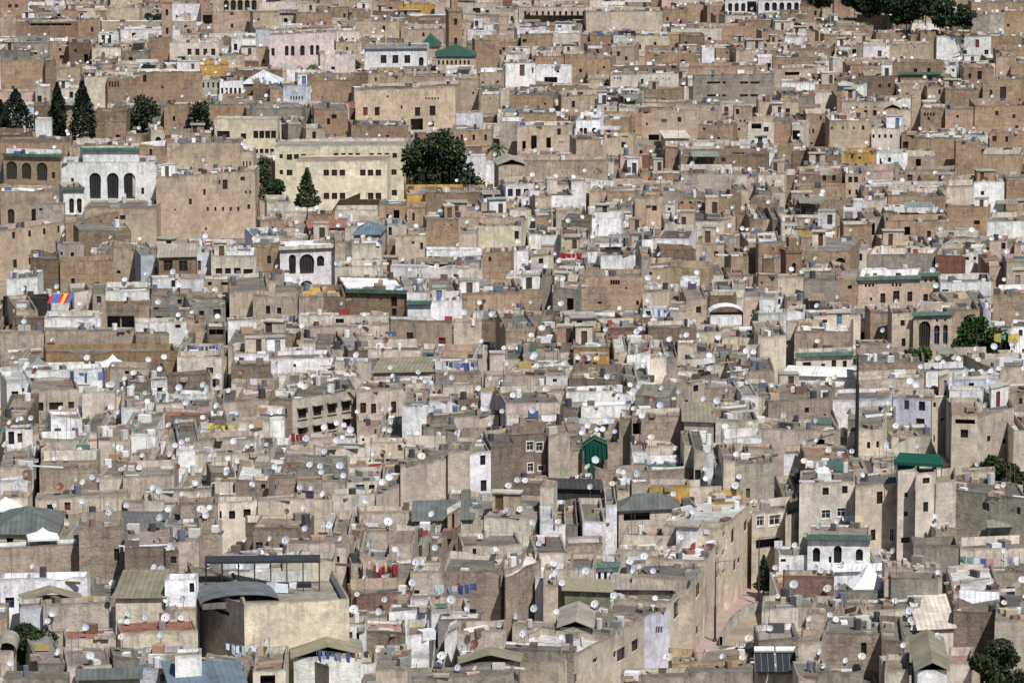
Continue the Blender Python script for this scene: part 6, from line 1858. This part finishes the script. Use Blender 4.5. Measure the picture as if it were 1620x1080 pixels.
def tent(px, ytop, yb, hwpx, label, col=(.74, .74, .76)):
    h, p = stand(px, yb); s_ = scale_at(p.y); hw = hwpx / s_; z0 = max(.4, at_y(px, yb, p.y).z - p.z); z1 = max(z0 + .5, at_y(px, ytop, p.y).z - p.z)
    t = thing('tent', p, .2, label, 'tent'); mb = MB(); q = [(-hw, -hw * .8), (hw, -hw * .8), (hw, hw * .8), (-hw, hw * .8)]
    for k_ in range(4):
        a, b = q[k_], q[(k_ + 1) % 4]; m0 = (a[0] * .42, a[1] * .42, z0 + (z1 - z0) * .42); m1 = (b[0] * .42, b[1] * .42, z0 + (z1 - z0) * .42)
        mb.poly([(*a, z0), (*b, z0), m1, m0], CL, col); mb.poly([m0, m1, (0, 0, z1)], CL, col)
        mb.poly([(*a, z0 - .22), (*b, z0 - .22), (*b, z0 - .001), (*a, z0 - .001)], CL, col)
    mb.build('fabric', t)
    for a in q: mb = MB(); mb.tube((a[0] * .97, a[1] * .97, 0), (a[0] * .97, a[1] * .97, z0), .04, PM, (.3, .3, .3), 4); mb.build('pole', t)
tent(190, 560, 576, 20, 'pointed white tent standing on a low roof')
tent(56, 563, 579, 21, 'dark grey pointed tent among dishes', (.2, .2, .2))
tent(62, 834, 848, 25, 'small white sunshade before the cream house with the green roof')
tent(12, 785, 802, 28, 'white tent roof at the photo edge over a red brick wall')
tent(1372, 890, 925, 34, 'crumpled white tarpaulin tent beside the orange brick wall')
tent(412, 112, 132, 2, 'thin white pole shade beside the pale blue pyramid roof')
# ---------------------------------------------------------------- washing lines
GC = ((.32, .05, .05), (.07, .1, .27), (.66, .66, .7), (.5, .52, .6), (.09, .07, .11), (.2, .06, .12), (.42, .33, .13), (.13, .24, .21), (.5, .33, .34), (.25, .3, .4))
def washing(px, py, wpx, label, cols=None, n=None, slope=0.):
    h, p = stand(px, py, 40)
    s_ = scale_at(p.y); wd = wpx / s_; r = random.Random(int(px * 3 + py)); top = max(1.3, min(2.6, at_y(px, py - 5, p.y).z - p.z))
    t = thing('washing_line', p, slope, label, 'washing line'); n = n or max(3, int(wd / .75))
    for e_ in (-wd / 2, wd / 2): mb = MB(); mb.tube((e_, 0, 0), (e_, 0, top + .05), .03, WD, (.15, .12, .1), 4); mb.build('post', t)
    mb = MB(); mb.tube((-wd / 2, 0, top), (0, 0, top - .3), .015, CL, (.3, .3, .3), 3); mb.tube((0, 0, top - .3), (wd / 2, 0, top), .015, CL, (.3, .3, .3), 3); mb.build('rope', t)
    for k_ in range(n):
        f_ = (k_ + .5) / n; u = -wd / 2 + f_ * wd + r.uniform(-.08, .08); tp = top - .3 * (1 - (2 * f_ - 1) ** 2); gw, gl = wd / n * r.uniform(.28, .58), min(tp - .1, r.uniform(.4, 1.3)); c_ = jit(r.choice(cols or GC), .2, r); sw = r.uniform(-.2, .2); dz = r.uniform(-.06, .06)
        mb = MB(); a = [(u - gw, -.015, tp + dz), (u + gw, -.015, tp - dz), (u + gw * r.uniform(.7, 1.1), -.02 + sw, tp - gl), (u - gw * r.uniform(.7, 1.1), .02 - sw * .4, tp - gl * r.uniform(.75, 1))]
        mb.poly(a[::-1], CL, c_); mb.poly([(x, y + .03, z) for x, y, z in a], CL, c_); mb.build('garment', t)
RED = ((.3, .03, .04), (.25, .025, .03), (.2, .03, .04)); BLU = ((.06, .1, .26), (.17, .2, .36), (.6, .6, .65), (.08, .09, .15)); WHT = ((.74, .74, .78), (.68, .7, .76))
washing(604, 896, 44, 'washing line of red garments beside a rough brown wall', RED, 5, .15)
washing(596, 888, 40, 'washing line of blue, white and red shirts above red garments', None, 6, .15)
washing(474, 700, 27, 'red patterned rugs hung on a line below the apartment house', RED, 4)
washing(318, 560, 58, 'long washing line of white and dark clothes on a white wall', BLU, 10)
washing(727, 584, 50, 'washing line of blue and pink garments on an ochre wall', BLU, 9)
washing(545, 1050, 90, 'long washing line of striped towels along the white courtyard', None, 13)
washing(1252, 786, 32, 'red and brown rugs hung over a terrace near the beige apartments', RED, 5)
washing(445, 938, 52, 'white sheet hung across the cream building roof', WHT, 3)
washing(725, 926, 72, 'blue and dark clothes strewn along a ruined brown terrace', BLU, 7)
washing(385, 1036, 56, 'pale blue and orange towels lying on a low roof', ((.55, .65, .74), (.6, .66, .72), (.65, .35, .15)), 7)
washing(1560, 898, 96, 'row of black, white and red clothes along the grey rough wall', None, 9)
washing(352, 686, 48, 'yellow cloths spread on a sandy terrace wall', ((.58, .46, .1), (.5, .42, .12)), 5)
washing(903, 412, 34, 'dark red cloths on a line above a sandy wall', RED, 4)
washing(1046, 492, 26, 'dark blue clothes hung in a rooftop shelter', BLU, 5)
washing(135, 591, 60, 'blue and red clothes hanging in the slot of the long white wall', BLU, 8)
washing(1560, 780, 80, 'rugs and carpets piled along the wide greyish block roof', RED + BLU, 8)
washing(1590, 522, 40, 'yellow and turquoise cloths on a roof beside the green tree', ((.5, .42, .1), (.1, .35, .4)), 4)
washing(460, 508, 30, 'dark clothes on a line under the two-windowed sandy house', BLU, 5)
washing(368, 398, 36, 'white shirts drying above the row of dark windows', WHT, 4)
# ---------------------------------------------------------------- names, labels and groups
LM = [('the white three-arched palace', 172, 280), ('the pale cream school', 540, 262), ('the pink palace', 478, 80), ('the tall brown minaret', 718, 40), ('the big dark pine', 698, 255),
      ('the huge beige palace', 640, 170), ('the white triple-arched loggia', 488, 415), ('the green debris net', 940, 715), ('the tall antenna mast', 1354, 650), ('the green fabric canopy', 1455, 735),
      ('the white three-arched house', 1330, 868), ('the peach palace', 1420, 465), ('the tan arcaded villa', 1455, 525), ('the black pergola', 405, 905), ('the big cream building', 470, 985),
      ('the white courtyard', 520, 1035), ('the slate blue roof', 330, 1050), ('the striped awning', 98, 472), ('the pointed white tent', 190, 570), ('the bright ochre wall', 1060, 780),
      ('the four-windowed brown house', 832, 735), ('the apartment house', 500, 640), ('the dark barn roof', 745, 800), ('the olive tent', 930, 935), ('the solar heaters', 1226, 1050),
      ('the white tarpaulin tent', 1372, 912), ('the grey concrete block', 1165, 140), ('the squat yellowish minaret', 940, 545), ('the square brown minaret', 1252, 410), ('the merlon terrace', 700, 485),
      ('the big reddish wall', 965, 465), ('the broad white sheet roof', 1295, 592), ('the dark green roof', 40, 828), ('the tallest cypress', 132, 180), ('the beige apartments', 1290, 800),
      ('the lane', 1150, 985), ('the orange brick wall', 1280, 925), ('the pale blue pyramid roof', 412, 120), ('the white arcade', 1220, 10), ('the ridge fort', 1575, 35), ('the blank beige ridge building', 990, 35),
      ('the brown gallery', 50, 262), ('the massive sandy palace', 325, 290), ('the grey pitched roof', 265, 395), ('the long brown hall', 610, 470), ('the cream block on brown', 1520, 300),
      ('the feathery palm', 786, 240), ('the yellow rusty house', 790, 372), ('the red rugs', 474, 698), ('the square pale house', 1398, 215), ('the sandy tower house', 1035, 335), ('the broad tan palace wall', 1075, 195),
      ('the white veranda house', 960, 650), ('the purplish wall', 1500, 415), ('the pale blue-white house', 1440, 640), ('the long terrace wall', 1270, 680), ('the red-doored yellow house', 130, 800), ('the brick garden wall', 60, 890)]
NUMW = ['no', 'one', 'two', 'three', 'four', 'five', 'six', 'seven', 'eight']
def where(px, py):
    k, lx, ly = min(LM, key=lambda a: (a[1] - px) ** 2 + ((a[2] - py) * 1.3) ** 2)
    dx, dy = px - lx, (py - ly) * 1.3
    far = math.hypot(dx, dy) > 95
    if abs(dx) > abs(dy): rel = ('left of ' if dx < 0 else 'right of ')
    else: rel = ('behind ' if dy < 0 else 'below ')
    return ('well ' if far and rel in ('behind ', 'below ') else 'further ' if far else '') + rel + k
CATS = dict(palace='palace', palace_attic='palace', school='school', school_wing='school', school_annex='school', mosque='mosque', fort='fort', tower='tower', villa='villa', gallery='arcade', rampart='wall', garden_wall='wall',
            skylight='skylight', tent='tent', shed='shed', hall='hall', building='building', pavilion='pavilion', courtyard_roof='roof')
def descr(h, lvl):
    noun = h.o.get('n', 'house').replace('_', ' ')
    if noun in ('townhouse',): noun = 'house'
    c = COLNAME[h.c]; wd = 'narrow ' if h.w < 5 else 'wide ' if h.w > 10.5 else ''
    ft = ''
    if h.nw: ft = ' with %s window%s' % (NUMW[min(8, h.nw)], '' if h.nw == 1 else 's')
    elif h.nd: ft = ' with a door'
    else: ft = ' with a blank front'
    rm = ' and roof room' if h.roomed else ' and tin canopy' if h.tin else ''
    pl = where(h.cx, h.cy)
    if lvl == 0: return '%s %s %s' % (c, noun, pl)
    if lvl == 1: return '%s%s %s %s' % (wd, c, noun, pl)
    if lvl == 2: return ('%s%s %s%s, %s' % (wd, c, noun, ft, pl)).replace('  ', ' ')
    if lvl == 3: return '%s%s %s%s%s, %s' % (wd, c, noun, ft, rm, pl)
from collections import Counter
auto = [h for h in SINGLE if not h.lab]
cnt = [Counter(descr(h, l) for h in auto) for l in range(4)]
taken = {}
for h in auto:
    for l in range(4):
        if cnt[l][descr(h, l)] == 1: h.short = descr(h, l); break
    else: taken.setdefault(descr(h, 3), []).append(h)
ORD = ['leftmost', 'second', 'third', 'fourth', 'fifth', 'sixth', 'seventh', 'eighth', 'ninth']
for k, v in taken.items():
    v.sort(key=lambda h: h.cx)
    for i, h in enumerate(v):
        o_ = ('leftmost', 'rightmost') if len(v) == 2 else ['leftmost'] + ['%s from left' % q for q in ('second', 'third', 'fourth', 'fifth', 'sixth', 'seventh')]
        h.short = '%s %s' % (o_[min(i, len(o_) - 1)], k)
for h in SINGLE:
    lab = h.lab or next((q for l, q in ((3, descr(h, 3)), (2, descr(h, 2))) if cnt[l][q] == 1 and len(q.split()) <= 16), h.short)
    if len(lab.split()) < 4: lab += ' in the crowded old town'
    h.short = h.lab or h.short
    n = h.o.get('n', 'house')
    tag(h.root, lab, CATS.get(n, 'house'), 'flat-roofed houses of the old town' if CATS.get(n, 'house') == 'house' else None)
KN = dict(w='white', p='pale grey', i='ivory', r='rusty red', d='black')
def cut(s_, n):
    w_ = s_.split()
    return s_ if len(w_) <= n else None
byh = {}
for t, e in DISH_OBJ: byh.setdefault((id(e[8]), KN[e[6]]), []).append((t, e))
used = Counter()
for (hid, kn), v in byh.items():
    h = v[0][1][8]; v.sort(key=lambda q: q[0].location.x / q[0].location.y)
    on = 'on the ' + h.short if getattr(h, 'short', None) else where(*proj(v[0][0].location))
    for i, (t, e) in enumerate(v):
        if len(v) == 1: pre = kn + ' dish '
        elif len(v) == 2: pre = ('left' if i == 0 else 'right') + ' one of two %s dishes ' % kn
        else: pre = ('leftmost' if i == 0 else 'rightmost' if i == len(v) - 1 else ORD[i] + ' from left' if i < 9 else 'last') + ' of %d %s dishes ' % (len(v), kn)
        lab = pre + on
        if not cut(lab, 16):
            lab = pre + where(*proj(t.location))
        e_ = (t, lab); used[lab] += 1
        t['label'] = lab
        tag(t, None, 'satellite dish', 'satellite dishes on the roofs')
dup = {}
for t, e in DISH_OBJ:
    if used[t['label']] > 1: dup.setdefault(t['label'], []).append(t)
for k, v in dup.items():
    v.sort(key=lambda t: proj(t.location)[1])
    for i, t in enumerate(v): t['label'] = ' '.join(('%s, %s counting from the top' % (k, ['first', 'second', 'third', 'fourth', 'fifth', 'sixth', 'seventh', 'eighth', 'ninth', 'tenth'][min(i, 9)])).split()[:16])
